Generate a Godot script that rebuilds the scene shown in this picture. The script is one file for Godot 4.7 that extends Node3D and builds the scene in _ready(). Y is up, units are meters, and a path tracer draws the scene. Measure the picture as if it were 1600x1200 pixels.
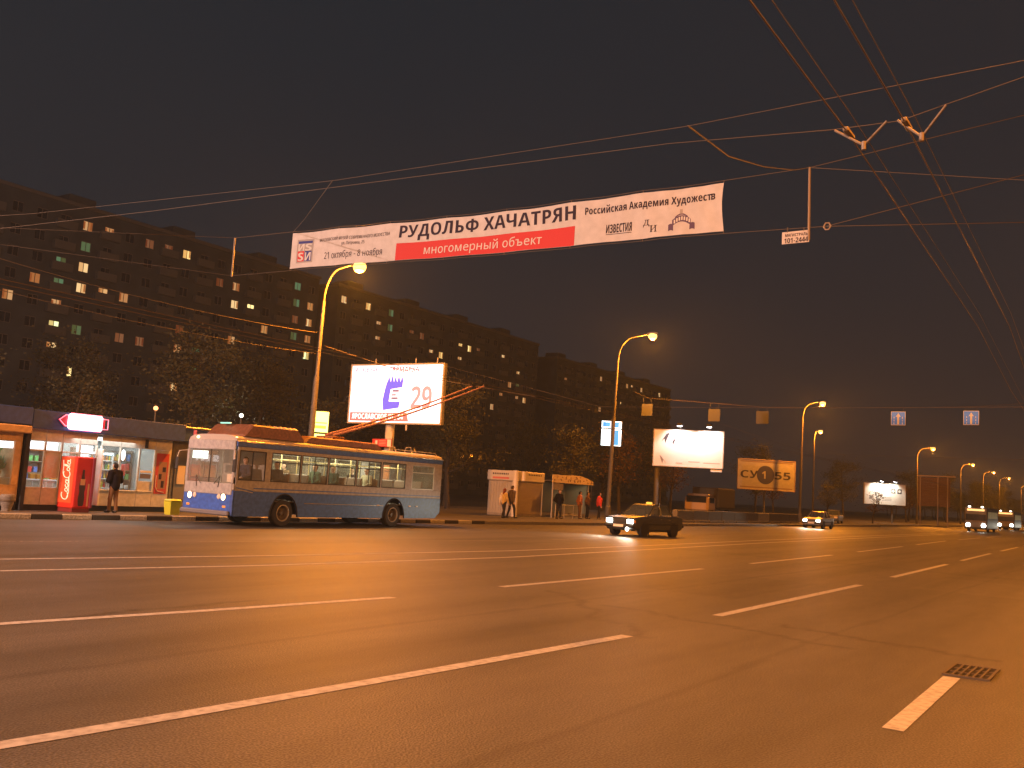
extends Node3D
# World: x = metres to the right of the camera across the road, z = -(metres along the road).
var taken := {}
var mats := {}

# ---------------------------------------------------------------- mesh builder
class B:
	var v := PackedVector3Array()
	var n := PackedVector3Array()
	var t := PackedVector2Array()
	func tri(a: Vector3, b: Vector3, c: Vector3, out := Vector3.ZERO) -> void:
		var k := (c - a).cross(b - a).normalized()
		if out != Vector3.ZERO and k.dot(out) < 0.0:
			v.append_array([a, c, b]); k = -k
		else:
			v.append_array([a, b, c])
		n.append_array([k, k, k])
		t.append_array([Vector2(a.x, a.y), Vector2(b.x, b.y), Vector2(c.x, c.y)])
	func quad(a: Vector3, b: Vector3, c: Vector3, d: Vector3, out := Vector3.ZERO) -> void:
		tri(a, b, c, out); tri(a, c, d, out)
	func uvquad(a: Vector3, b: Vector3, c: Vector3, d: Vector3, out: Vector3) -> void:
		# a b c d run anticlockwise from the lower left corner of the picture
		var k := (b - a).cross(d - a).normalized()
		v.append_array([a, c, b, a, d, c]); n.append_array([k, k, k, k, k, k])
		t.append_array([Vector2(0, 1), Vector2(1, 0), Vector2(1, 1), Vector2(0, 1), Vector2(0, 0), Vector2(1, 0)])
	func stri(a: Vector3, b: Vector3, c: Vector3, na: Vector3, nb: Vector3, nc: Vector3) -> void:
		var k := (c - a).cross(b - a)
		if k.dot(na + nb + nc) < 0.0:
			v.append_array([a, c, b]); n.append_array([na, nc, nb])
		else:
			v.append_array([a, b, c]); n.append_array([na, nb, nc])
		t.append_array([Vector2.ZERO, Vector2.ZERO, Vector2.ZERO])
	func box(c: Vector3, s: Vector3, r := Basis()) -> B:
		var h := s * 0.5
		for ax in 3:
			for sg in [-1.0, 1.0]:
				var e := [Vector3.ZERO, Vector3.ZERO, Vector3.ZERO]
				e[0][ax] = sg * h[ax]
				e[1][(ax + 1) % 3] = h[(ax + 1) % 3]
				e[2][(ax + 2) % 3] = h[(ax + 2) % 3]
				quad(c + r * (e[0] - e[1] - e[2]), c + r * (e[0] + e[1] - e[2]), c + r * (e[0] + e[1] + e[2]), c + r * (e[0] - e[1] + e[2]), r * e[0])
		return self
	func rbox(c: Vector3, s: Vector3, b := 0.02, r := Basis()) -> B:   # box with chamfered edges
		var h := s * 0.5
		b = minf(b, minf(h.x, minf(h.y, h.z)) * 0.9)
		var pt := func(ax: int, sx: float, sy: float, sz: float) -> Vector3:
			var q := Vector3(sx * (h.x - b), sy * (h.y - b), sz * (h.z - b))
			q[ax] += b * [sx, sy, sz][ax]
			return c + r * q
		var S := [-1.0, 1.0]
		for sx in S:
			quad(pt.call(0, sx, -1, -1), pt.call(0, sx, 1, -1), pt.call(0, sx, 1, 1), pt.call(0, sx, -1, 1), r * Vector3(sx, 0, 0))
			quad(pt.call(1, -1, sx, -1), pt.call(1, 1, sx, -1), pt.call(1, 1, sx, 1), pt.call(1, -1, sx, 1), r * Vector3(0, sx, 0))
			quad(pt.call(2, -1, -1, sx), pt.call(2, 1, -1, sx), pt.call(2, 1, 1, sx), pt.call(2, -1, 1, sx), r * Vector3(0, 0, sx))
			for sy in S:
				quad(pt.call(0, sx, sy, -1), pt.call(1, sx, sy, -1), pt.call(1, sx, sy, 1), pt.call(0, sx, sy, 1), r * Vector3(sx, sy, 0))
				quad(pt.call(0, sx, -1, sy), pt.call(2, sx, -1, sy), pt.call(2, sx, 1, sy), pt.call(0, sx, 1, sy), r * Vector3(sx, 0, sy))
				quad(pt.call(1, -1, sx, sy), pt.call(2, -1, sx, sy), pt.call(2, 1, sx, sy), pt.call(1, 1, sx, sy), r * Vector3(0, sx, sy))
				for sz in S:
					tri(pt.call(0, sx, sy, sz), pt.call(1, sx, sy, sz), pt.call(2, sx, sy, sz), r * Vector3(sx, sy, sz))
		return self
	func tube(p: Array, rad, sides := 8, caps := true) -> B:
		var rings := []
		var up := Vector3.UP
		for i in p.size():
			var d: Vector3 = (p[mini(i + 1, p.size() - 1)] - p[maxi(i - 1, 0)]).normalized()
			if absf(d.dot(up)) > 0.95: up = Vector3.RIGHT if absf(d.x) < 0.8 else Vector3.BACK
			var a := d.cross(up).normalized()
			var b := a.cross(d).normalized()
			up = b
			var rr: float = rad[i] if rad is Array else rad
			var ring := []
			for k in sides:
				var w := TAU * k / sides
				var q := a * cos(w) + b * sin(w)
				ring.append([p[i] + q * rr, q])
			rings.append(ring)
		for i in p.size() - 1:
			for k in sides:
				var A = rings[i][k]; var Bq = rings[i][(k + 1) % sides]
				var C = rings[i + 1][(k + 1) % sides]; var D = rings[i + 1][k]
				stri(A[0], Bq[0], C[0], A[1], Bq[1], C[1]); stri(A[0], C[0], D[0], A[1], C[1], D[1])
		if caps:
			for e in [0, p.size() - 1]:
				var o: Vector3 = (p[0] - p[1]) if e == 0 else (p[e] - p[e - 1])
				for k in range(1, sides - 1): tri(rings[e][0][0], rings[e][k][0], rings[e][k + 1][0], o)
		return self
	func lathe(prof: Array, c: Vector3, ax: Vector3, sides := 16) -> B:   # prof: Vector2(radius, along axis)
		ax = ax.normalized()
		var a := ax.cross(Vector3.UP if absf(ax.y) < 0.9 else Vector3.RIGHT).normalized()
		var b := a.cross(ax)
		for i in prof.size() - 1:
			var d: Vector2 = prof[i + 1] - prof[i]
			var nn := Vector2(d.y, -d.x).normalized()
			for k in sides:
				var w0 := TAU * k / sides; var w1 := TAU * (k + 1) / sides
				var q0 := a * cos(w0) + b * sin(w0); var q1 := a * cos(w1) + b * sin(w1)
				var p00: Vector3 = c + q0 * prof[i].x + ax * prof[i].y; var p01: Vector3 = c + q1 * prof[i].x + ax * prof[i].y
				var p10: Vector3 = c + q0 * prof[i + 1].x + ax * prof[i + 1].y; var p11: Vector3 = c + q1 * prof[i + 1].x + ax * prof[i + 1].y
				var n0 := (q0 * nn.x + ax * nn.y); var n1 := (q1 * nn.x + ax * nn.y)
				if prof[i].x > 0.0001: stri(p00, p01, p11, n0, n1, n1)
				if prof[i + 1].x > 0.0001: stri(p00, p11, p10, n0, n1, n0)
		return self
	func prism(poly: PackedVector2Array, xf: Transform3D, depth: float) -> B:   # poly in xf's x,y; extruded along xf's z from -depth/2 to depth/2
		var ix := Geometry2D.triangulate_polygon(poly)
		var z := xf.basis.z.normalized()
		for sg in [-0.5, 0.5]:
			for i in range(0, ix.size(), 3):
				tri(xf * Vector3(poly[ix[i]].x, poly[ix[i]].y, sg * depth), xf * Vector3(poly[ix[i + 1]].x, poly[ix[i + 1]].y, sg * depth), xf * Vector3(poly[ix[i + 2]].x, poly[ix[i + 2]].y, sg * depth), z * sg)
		var ccw := not Geometry2D.is_polygon_clockwise(poly)
		for i in poly.size():
			var a := poly[i]; var b := poly[(i + 1) % poly.size()]
			var o := Vector2(b.y - a.y, a.x - b.x) * (1.0 if ccw else -1.0)
			quad(xf * Vector3(a.x, a.y, -depth / 2), xf * Vector3(b.x, b.y, -depth / 2), xf * Vector3(b.x, b.y, depth / 2), xf * Vector3(a.x, a.y, depth / 2), xf.basis * Vector3(o.x, o.y, 0))
		return self
	func ball(c: Vector3, r: Vector3, seg := 12) -> B:
		var P := func(i: int, k: int) -> Array:
			var la := PI * i / (seg / 2) - PI / 2; var lo := TAU * k / seg
			var d := Vector3(cos(la) * cos(lo), sin(la), cos(la) * sin(lo))
			return [c + d * r, (d / r).normalized()]
		for i in seg / 2:
			for k in seg:
				var a = P.call(i, k); var b = P.call(i, k + 1); var cc = P.call(i + 1, k + 1); var d = P.call(i + 1, k)
				if i > 0: stri(a[0], b[0], cc[0], a[1], b[1], cc[1])
				if i < seg / 2 - 1: stri(a[0], cc[0], d[0], a[1], cc[1], d[1])
		return self
	func loft(rings: Array, capped := true) -> B:   # rings of equal point counts, flat shaded; outward away from the ring's middle
		for i in rings.size() - 1:
			var mid := Vector3.ZERO
			for q in rings[i]: mid += q
			for q in rings[i + 1]: mid += q
			mid /= float(rings[i].size() * 2)
			for k in rings[i].size():
				var k2: int = (k + 1) % rings[i].size()
				var a: Vector3 = rings[i][k]; var c: Vector3 = rings[i + 1][k2]
				quad(a, rings[i][k2], c, rings[i + 1][k], (a + c) * 0.5 - mid)
		if capped:
			for e in [0, rings.size() - 1]:
				var o: Vector3 = (rings[0][0] - rings[1][0]) if e == 0 else (rings[e][0] - rings[e - 1][0])
				for k in range(1, rings[e].size() - 1): tri(rings[e][0], rings[e][k], rings[e][k + 1], o)
		return self
	func quad3(a: Vector3, b: Vector3, c: Vector3, d: Vector3, o: Vector3) -> B:
		quad(a, b, c, d, o)
		return self
	func quad2(a: Vector3, b: Vector3, c: Vector3, d: Vector3) -> B:
		quad(a, b, c, d, Vector3.UP)
		return self
	func mesh() -> ArrayMesh:
		var a := []
		a.resize(Mesh.ARRAY_MAX)
		a[Mesh.ARRAY_VERTEX] = v; a[Mesh.ARRAY_NORMAL] = n; a[Mesh.ARRAY_TEX_UV] = t
		var m := ArrayMesh.new()
		m.add_surface_from_arrays(Mesh.PRIMITIVE_TRIANGLES, a)
		return m

# ---------------------------------------------------------------- scene helpers
func V(p: float, y: float, s: float) -> Vector3: return Vector3(p, y, -s)

func numbered(n: String) -> String:
	var k: int = taken.get(n, -1) + 1
	taken[n] = k
	return n if k == 0 else "%s_%03d" % [n, k]

func tag(o: Node, label: String, category: String, group := "") -> Node:
	o.set_meta("label", label); o.set_meta("category", category)
	if group: o.set_meta("group", group)
	return o

func thing(called: String, label: String, category: String, at := Vector3.ZERO, turn := 0.0, group := "") -> Node3D:
	var o := Node3D.new()
	o.name = numbered(called); add_child(o)
	o.position = at; o.rotation.y = turn
	tag(o, label, category, group)
	return o

func dup(src: Node3D, called: String, label: String, at: Vector3, turn: float, group := "") -> Node3D:
	var r: Node3D = src.duplicate()
	r.name = numbered(called); add_child(r)
	r.position = at; r.rotation.y = turn
	r.set_meta("label", label)
	if group: r.set_meta("group", group)
	return r

func put(called: String, m, material: Material, parent: Node = null, at := Vector3.ZERO) -> MeshInstance3D:
	var o := MeshInstance3D.new()
	o.mesh = m.mesh() if m is B else m
	o.material_override = material
	o.position = at
	if parent == null:
		o.name = numbered(called); add_child(o)
	else:
		o.name = called; parent.add_child(o, true)
	return o

func struct(called: String, m, material: Material) -> MeshInstance3D:
	var o := put(called, m, material)
	o.set_meta("kind", "structure")
	return o

func lin(r: float, g: float, b: float, a := 1.0) -> Color:
	var c := Color(r, g, b).linear_to_srgb()
	c.a = a
	return c

func M(called: String, r := 0.5, g := 0.5, b := 0.5, rough := 0.7, metal := 0.0) -> StandardMaterial3D:
	if mats.has(called): return mats[called]
	var m := StandardMaterial3D.new()
	m.resource_name = called
	m.albedo_color = lin(r, g, b); m.roughness = rough; m.metallic = metal
	if called.begins_with("cloth") or called.begins_with("jacket") or called.begins_with("coat") or called.begins_with("trousers") or called.begins_with("hair") or called.begins_with("banner"): m.metallic_specular = 0.15
	mats[called] = m
	return m

func noise_tex(freq: float, lo: Color, hi: Color, sz := 512, kind := FastNoiseLite.TYPE_SIMPLEX_SMOOTH, oct := 4, sd := 1, mid := 0.5) -> NoiseTexture2D:
	var f := FastNoiseLite.new()
	f.seed = sd; f.noise_type = kind; f.frequency = freq; f.fractal_octaves = oct
	var g := Gradient.new()
	g.set_color(0, lo); g.set_color(1, hi)
	g.add_point(mid, lo.lerp(hi, 0.5))
	var t := NoiseTexture2D.new()
	t.width = sz; t.height = sz; t.seamless = true; t.noise = f; t.color_ramp = g
	return t

func grain(m: StandardMaterial3D, scale: float, depth := 0.12, sd := 3, freq := 0.02) -> StandardMaterial3D:
	# paint and render with a slight uneven tone
	m.albedo_texture = noise_tex(freq, Color(1 - depth, 1 - depth, 1 - depth), Color.WHITE, 256, FastNoiseLite.TYPE_SIMPLEX_SMOOTH, 5, sd)
	m.uv1_triplanar = true; m.uv1_world_triplanar = true
	m.uv1_scale = Vector3(scale, scale, scale)
	return m

func glow(called: String, r := 1.0, g := 1.0, b := 1.0, e := 1.0) -> StandardMaterial3D:
	if mats.has(called): return mats[called]
	var m := M(called, r * 0.6, g * 0.6, b * 0.6, 0.4)
	m.emission_enabled = true
	m.emission = lin(r, g, b); m.emission_energy_multiplier = e
	return m

func glass(called: String, r := 0.6, g := 0.65, b := 0.65, a := 0.12) -> StandardMaterial3D:
	if mats.has(called): return mats[called]
	var m := M(called, r, g, b, 0.03)
	m.transparency = BaseMaterial3D.TRANSPARENCY_ALPHA
	m.albedo_color.a = a
	return m

func omni(parent: Node, at: Vector3, c: Color, e: float, size := 0.08) -> OmniLight3D:
	var l := OmniLight3D.new()
	l.name = "lamp_light"; l.light_color = c; l.light_energy = e; l.light_size = size
	l.omni_range = 120.0; l.omni_attenuation = 2.0; l.shadow_enabled = true
	l.position = at
	parent.add_child(l, true)
	return l

func spot(parent: Node, at: Vector3, towards: Vector3, c: Color, e: float, half_angle: float, size := 0.08) -> SpotLight3D:
	var l := SpotLight3D.new()
	l.name = "lamp_light"; l.light_color = c; l.light_energy = e; l.light_size = size
	l.spot_range = 120.0; l.spot_attenuation = 2.0; l.spot_angle = half_angle; l.spot_angle_attenuation = 0.6; l.shadow_enabled = true
	l.position = at
	l.basis = Basis.looking_at(towards, Vector3.UP if absf(towards.normalized().y) < 0.9 else Vector3.RIGHT)
	parent.add_child(l, true)
	return l

func area(parent: Node, at: Vector3, towards: Vector3, w: float, h: float, c: Color, e: float) -> AreaLight3D:
	var l := AreaLight3D.new()
	l.name = "lamp_light"; l.light_color = c; l.light_energy = e
	l.area_size = Vector2(w, h); l.area_range = 60.0; l.shadow_enabled = true
	l.position = at
	l.basis = Basis.looking_at(towards, Vector3.UP if absf(towards.normalized().y) < 0.9 else Vector3.RIGHT)
	parent.add_child(l, true)
	return l

# lettering fitted into a w x h rectangle round the origin, reading along x, facing +z; bend maps a point of it to its place
func text_mesh(s: String, face: String, bold: bool, w: float, h: float, depth := 0.004, bend = null) -> ArrayMesh:
	var tm := TextMesh.new()
	var f := SystemFont.new()
	f.font_names = PackedStringArray([face]); f.font_weight = 700 if bold else 400
	tm.font = f; tm.text = s; tm.font_size = 64; tm.pixel_size = 0.01; tm.depth = 0.02; tm.curve_step = 2.0
	var a := tm.get_mesh_arrays()
	var vv: PackedVector3Array = a[Mesh.ARRAY_VERTEX]
	var lo := Vector3(1e9, 1e9, 1e9); var hi := -lo
	for q in vv: lo = lo.min(q); hi = hi.max(q)
	for i in vv.size():
		var q := (vv[i] - (lo + hi) * 0.5) / (hi - lo) * Vector3(w, h, depth)
		vv[i] = bend.call(q) if bend != null else q
	var b := []
	b.resize(Mesh.ARRAY_MAX)
	b[Mesh.ARRAY_VERTEX] = vv; b[Mesh.ARRAY_NORMAL] = a[Mesh.ARRAY_NORMAL]
	if a[Mesh.ARRAY_INDEX] != null: b[Mesh.ARRAY_INDEX] = a[Mesh.ARRAY_INDEX]
	var m := ArrayMesh.new()
	m.add_surface_from_arrays(Mesh.PRIMITIVE_TRIANGLES, b)
	return m

func letters(parent: Node, s: String, face: String, bold: bool, w: float, h: float, xf: Transform3D, m: Material, depth := 0.004) -> MeshInstance3D:
	var o := put("lettering", text_mesh(s, face, bold, w, h, depth), m, parent)
	o.transform = xf
	return o

func arc_poly(c: Vector2, r0: Vector2, a0: float, a1: float, k := 16) -> PackedVector2Array:
	var out := PackedVector2Array()
	for i in k + 1:
		var w := lerpf(a0, a1, float(i) / k)
		out.append(c + Vector2(cos(w) * r0.x, sin(w) * r0.y))
	return out

# ---------------------------------------------------------------- smooth bodies (surface nets round tapered capsules)
func skin(bones: Array, cell: float, k := 0.03) -> B:
	# bones: [a, b, ra, rb]
	var lo := Vector3(1e9, 1e9, 1e9); var hi := -lo
	for q in bones:
		var r: float = maxf(q[2], q[3]) + cell * 2.5
		lo = lo.min((q[0] as Vector3).min(q[1]) - Vector3(r, r, r)); hi = hi.max((q[0] as Vector3).max(q[1]) + Vector3(r, r, r))
	var nx := int((hi.x - lo.x) / cell) + 2; var ny := int((hi.y - lo.y) / cell) + 2; var nz := int((hi.z - lo.z) / cell) + 2
	var f := PackedFloat32Array()
	f.resize(nx * ny * nz); f.fill(1.0)
	for q in bones:
		var a: Vector3 = q[0]; var ra: float = q[2]; var rb: float = q[3]
		var ab: Vector3 = q[1] - a
		var l2: float = maxf(ab.length_squared(), 1e-8)
		var reach := maxf(ra, rb) + k + cell * 2.0
		var g0 := ((a.min(q[1]) - Vector3(reach, reach, reach) - lo) / cell).floor().max(Vector3.ZERO)
		var g1 := ((a.max(q[1]) + Vector3(reach, reach, reach) - lo) / cell).ceil()
		for z in range(int(g0.z), mini(int(g1.z) + 1, nz)):
			for y in range(int(g0.y), mini(int(g1.y) + 1, ny)):
				var row := (z * ny + y) * nx
				for x in range(int(g0.x), mini(int(g1.x) + 1, nx)):
					var pa := lo + Vector3(x, y, z) * cell - a
					var h := clampf(pa.dot(ab) / l2, 0.0, 1.0)
					var d := (pa - ab * h).length() - lerpf(ra, rb, h)
					var o := f[row + x]
					var hh := maxf(k - absf(o - d), 0.0) / k
					f[row + x] = minf(o, d) - hh * hh * k * 0.25
	var at := PackedInt32Array()
	at.resize(nx * ny * nz); at.fill(-1)
	var pts := PackedVector3Array()
	var nor := PackedVector3Array()
	var off := [0, 1, nx, nx + 1, nx * ny, nx * ny + 1, nx * ny + nx, nx * ny + nx + 1]
	var cor := [Vector3(0, 0, 0), Vector3(1, 0, 0), Vector3(0, 1, 0), Vector3(1, 1, 0), Vector3(0, 0, 1), Vector3(1, 0, 1), Vector3(0, 1, 1), Vector3(1, 1, 1)]
	var edges := [[0, 1], [2, 3], [4, 5], [6, 7], [0, 2], [1, 3], [4, 6], [5, 7], [0, 4], [1, 5], [2, 6], [3, 7]]
	for z in nz - 1:
		for y in ny - 1:
			for x in nx - 1:
				var i := (z * ny + y) * nx + x
				var f0 := f[i]
				if absf(f0) > cell * 2.5: continue
				var neg := 0
				for c in 8:
					if f[i + off[c]] < 0.0: neg += 1
				if neg == 0 or neg == 8: continue
				var sum := Vector3.ZERO
				var cnt := 0
				for e in edges:
					var fa := f[i + off[e[0]]]; var fb := f[i + off[e[1]]]
					if (fa < 0.0) != (fb < 0.0):
						sum += (cor[e[0]] as Vector3).lerp(cor[e[1]], fa / (fa - fb)); cnt += 1
				at[i] = pts.size()
				pts.append(lo + (Vector3(x, y, z) + sum / cnt) * cell)
				nor.append(Vector3(f[i + 1] + f[i + off[3]] + f[i + off[5]] + f[i + off[7]] - f0 - f[i + off[2]] - f[i + off[4]] - f[i + off[6]],
					f[i + off[2]] + f[i + off[3]] + f[i + off[6]] + f[i + off[7]] - f0 - f[i + 1] - f[i + off[4]] - f[i + off[5]],
					f[i + off[4]] + f[i + off[5]] + f[i + off[6]] + f[i + off[7]] - f0 - f[i + 1] - f[i + off[2]] - f[i + off[3]]).normalized())
	var b := B.new()
	var st := [1, nx, nx * ny]
	for z in range(1, nz - 1):
		for y in range(1, ny - 1):
			for x in range(1, nx - 1):
				var i := (z * ny + y) * nx + x
				if at[i] < 0: continue
				for ax in 3:
					var u: int = st[(ax + 1) % 3]; var w: int = st[(ax + 2) % 3]
					if (f[i] < 0.0) == (f[i + st[ax]] < 0.0): continue
					var q := [at[i], at[i - u], at[i - u - w], at[i - w]]
					if q.min() < 0: continue
					b.stri(pts[q[0]], pts[q[1]], pts[q[2]], nor[q[0]], nor[q[1]], nor[q[2]])
					b.stri(pts[q[0]], pts[q[2]], pts[q[3]], nor[q[0]], nor[q[2]], nor[q[3]])
	return b

func join(into: B, more: B) -> B:
	into.v.append_array(more.v); into.n.append_array(more.n); into.t.append_array(more.t)
	return into

func hand_bones(wrist: Vector3, dir: Vector3, side: Vector3, curl: Vector3, grip := 0.5) -> Array:
	var out := []
	var palm := wrist + dir * 0.08
	out.append([wrist, palm, 0.024, 0.026])
	out.append([wrist + side * 0.018 + dir * 0.03, palm + side * 0.022, 0.018, 0.016])
	out.append([wrist - side * 0.018 + dir * 0.03, palm - side * 0.022, 0.018, 0.016])
	for k in 4:
		var root := palm + side * (0.030 - 0.020 * k)
		var ln: float = [0.036, 0.042, 0.039, 0.031][k]
		var d1 := (dir + curl * grip).normalized()
		var d2 := (dir * (1.0 - grip) + curl * grip * 1.6).normalized()
		out.append([root, root + d1 * ln, 0.0095, 0.009]); out.append([root + d1 * ln, root + d1 * ln + d2 * ln * 0.9, 0.009, 0.0075])
	var th := wrist + dir * 0.03 + side * 0.028
	var td := (dir * 0.7 + side * 0.6 + curl * 0.3).normalized()
	out.append([th, th + td * 0.04, 0.012, 0.0105]); out.append([th + td * 0.04, th + td * 0.04 + (dir + curl * 0.4).normalized() * 0.03, 0.0105, 0.008])
	return out

# j: joints in local space, figure faces +z. Keys hip, chest, neck, head, sh/el/wr/kn/an/toe/hp as [right(-x), left(+x)]
func person(label: String, at: Vector3, turn: float, j: Dictionary, look: Dictionary, group := "", cell := 0.022) -> Node3D:
	var t := thing("person", label, "person", at, turn, group)
	var face: Vector3 = j.get("face", Vector3(0, 0, 1)).normalized()
	var head: Vector3 = j.head
	var up: Vector3 = (head - j.neck).normalized()
	var right := face.cross(up).normalized() * -1.0
	var body := [[j.hip, j.chest, 0.12, 0.13], [j.chest, j.neck, 0.12, 0.06], [j.neck, head, 0.055, 0.055], [j.sh[0], j.sh[1], 0.055, 0.055]]
	for i in 2:
		body.append([j.sh[i], j.el[i], 0.047, 0.040]); body.append([j.el[i], j.wr[i], 0.040, 0.027])
		body.append([j.hp[i], j.kn[i], 0.085, 0.058]); body.append([j.kn[i], j.an[i], 0.056, 0.038]); body.append([j.an[i], j.toe[i], 0.040, 0.032])
	var b := skin(body, cell)
	var hb := [[head - up * 0.055 + face * 0.02, head + up * 0.035, 0.066, 0.088], [head - up * 0.085 + face * 0.052, head - up * 0.06 + face * 0.045, 0.03, 0.04],
		[head + face * 0.085 + up * 0.012, head + face * 0.105 - up * 0.022, 0.010, 0.014], [head + face * 0.078 + up * 0.03 - right * 0.035, head + face * 0.078 + up * 0.03 + right * 0.035, 0.014, 0.014],
		[head + right * 0.085 + up * 0.02, head + right * 0.087 - up * 0.02, 0.012, 0.010], [head - right * 0.085 + up * 0.02, head - right * 0.087 - up * 0.02, 0.012, 0.010],
		[head + face * 0.08 - up * 0.055 - right * 0.02, head + face * 0.08 - up * 0.055 + right * 0.02, 0.011, 0.011], [j.neck, head - up * 0.03, 0.052, 0.052]]
	join(b, skin(hb, 0.011, 0.02))
	for i in 2:
		if not look.get("pockets", false):
			var d: Vector3 = (j.wr[i] - j.el[i]).normalized()
			var sd: Vector3 = face - d * face.dot(d)
			sd = sd.normalized() if sd.length() > 0.1 else Vector3.UP
			join(b, skin(hand_bones(j.wr[i], d, sd, d.cross(sd) * (1.0 if i == 0 else -1.0)), 0.007, 0.008))
	put("body", b, M("person_skin", 0.42, 0.27, 0.2, 0.6), t)
	var eyes := B.new()
	for sg in [-1.0, 1.0]: eyes.ball(head + face * 0.082 + right * 0.032 * sg + up * 0.012, Vector3.ONE * 0.011, 8)
	put("eyes", eyes, M("person_eye", 0.03, 0.025, 0.02, 0.2), t)
	var g: float = look.get("bulk", 0.03)
	var jk := [[j.hip + Vector3(0, 0.0, 0), j.chest, 0.13 + g, 0.14 + g], [j.chest, j.neck - up * 0.03, 0.13 + g, 0.06 + g], [j.sh[0], j.sh[1], 0.062 + g, 0.062 + g]]
	for i in 2: jk.append([j.sh[i], j.el[i], 0.055 + g, 0.048 + g]); jk.append([j.el[i], j.el[i].lerp(j.wr[i], 0.94), 0.048 + g, 0.036 + g * 0.6])
	put("jacket", skin(jk, cell), look.top, t)
	var tr := [[j.hip, j.hip + Vector3(0, 0.04, 0), 0.132, 0.125]]
	for i in 2: tr.append([j.hp[i], j.kn[i], 0.095, 0.07]); tr.append([j.kn[i], j.kn[i].lerp(j.an[i], 0.96), 0.07, 0.058])
	put("trousers", skin(tr, cell), look.legs, t)
	for i in 2: put("shoe", skin([[j.an[i] - Vector3(0, 0.03, 0), j.toe[i], 0.048, 0.040], [j.an[i] - Vector3(0, 0.03, 0) - (j.toe[i] - j.an[i]) * 0.25, j.an[i] - Vector3(0, 0.03, 0), 0.042, 0.046]], 0.012), M("person_shoe", 0.02, 0.018, 0.016, 0.5), t)
	var hr := [[head - face * 0.02 + up * 0.03, head - face * 0.005 + up * 0.062, 0.09, 0.078], [head - face * 0.05 - up * 0.02, head - face * 0.03 + up * 0.04, 0.06, 0.075]]
	if look.get("long_hair", false): hr.append([head - face * 0.055, head - face * 0.06 - up * 0.17, 0.075, 0.06])
	put("hair" if not look.get("cap", false) else "knitted_cap", skin(hr, 0.012, 0.02), look.hair, t)
	return t

func standing(h: float, stride := 0.0, bend := 0.0, arms := "down") -> Dictionary:
	var k := h / 1.75
	var j := {}
	j.hip = Vector3(0, 0.96, 0) * k; j.chest = Vector3(0, 1.28, 0.02 + bend * 0.5) * k; j.neck = Vector3(0, 1.49, 0.0 + bend) * k; j.head = Vector3(0, 1.64, 0.03 + bend * 1.2) * k
	j.sh = []; j.el = []; j.wr = []; j.hp = []; j.kn = []; j.an = []; j.toe = []
	for i in 2:
		var sx := -1.0 if i == 0 else 1.0
		var st := stride * sx
		j.sh.append(Vector3(sx * 0.175, 1.42, bend) * k)
		j.hp.append(Vector3(sx * 0.085, 0.93, 0) * k); j.kn.append(Vector3(sx * 0.10, 0.51, st * 0.5 + absf(st) * 0.25 + 0.015) * k)
		j.an.append(Vector3(sx * 0.11, 0.095, st) * k); j.toe.append(Vector3(sx * 0.13, 0.045, st + 0.15) * k)
		if arms == "pockets":
			j.el.append(Vector3(sx * 0.30, 1.13, -0.06) * k); j.wr.append(Vector3(sx * 0.20, 0.98, 0.09) * k)
		elif arms == "front":
			j.el.append(Vector3(sx * 0.25, 1.14, 0.02) * k); j.wr.append(Vector3(sx * 0.10, 1.12, 0.24) * k)
		else:
			j.el.append(Vector3(sx * 0.25, 1.14, -st * 0.4 - 0.02) * k); j.wr.append(Vector3(sx * 0.26, 0.89, -st * 0.8 + 0.05) * k)
	return j

func sitting(lean := 0.0) -> Dictionary:   # seat surface at y 0
	var j := {}
	j.hip = Vector3(0, 0.12, 0); j.chest = Vector3(0, 0.42, 0.0 + lean); j.neck = Vector3(0, 0.62, 0.02 + lean); j.head = Vector3(0, 0.77, 0.05 + lean)
	j.sh = []; j.el = []; j.wr = []; j.hp = []; j.kn = []; j.an = []; j.toe = []
	for i in 2:
		var sx := -1.0 if i == 0 else 1.0
		j.sh.append(Vector3(sx * 0.18, 0.55, 0.02 + lean)); j.el.append(Vector3(sx * 0.25, 0.30, 0.08)); j.wr.append(Vector3(sx * 0.14, 0.20, 0.28))
		j.hp.append(Vector3(sx * 0.09, 0.1, 0.02)); j.kn.append(Vector3(sx * 0.11, 0.09, 0.44)); j.an.append(Vector3(sx * 0.11, -0.33, 0.46)); j.toe.append(Vector3(sx * 0.13, -0.39, 0.6))
	return j

# ---------------------------------------------------------------- the place
const KERB := [[-60.0, -29.4], [5.0, -28.5], [12.0, -28.1], [20.0, -27.5], [30.0, -27.15], [36.0, -26.6], [46.0, -25.7], [60.0, -25.3], [90.0, -25.1], [400.0, -25.1]]
func kerb_p(s: float) -> float:
	for i in KERB.size() - 1:
		if s <= KERB[i + 1][0]: return lerpf(KERB[i][1], KERB[i + 1][1], clampf((s - KERB[i][0]) / (KERB[i + 1][0] - KERB[i][0]), 0, 1))
	return KERB[-1][1]

func at_s(line: Array, s: float) -> float:
	for i in line.size() - 1:
		if s <= line[i + 1][0] or i == line.size() - 2: return lerpf(line[i][1], line[i + 1][1], (s - line[i][0]) / (line[i + 1][0] - line[i][0]))
	return line[0][1]

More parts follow.
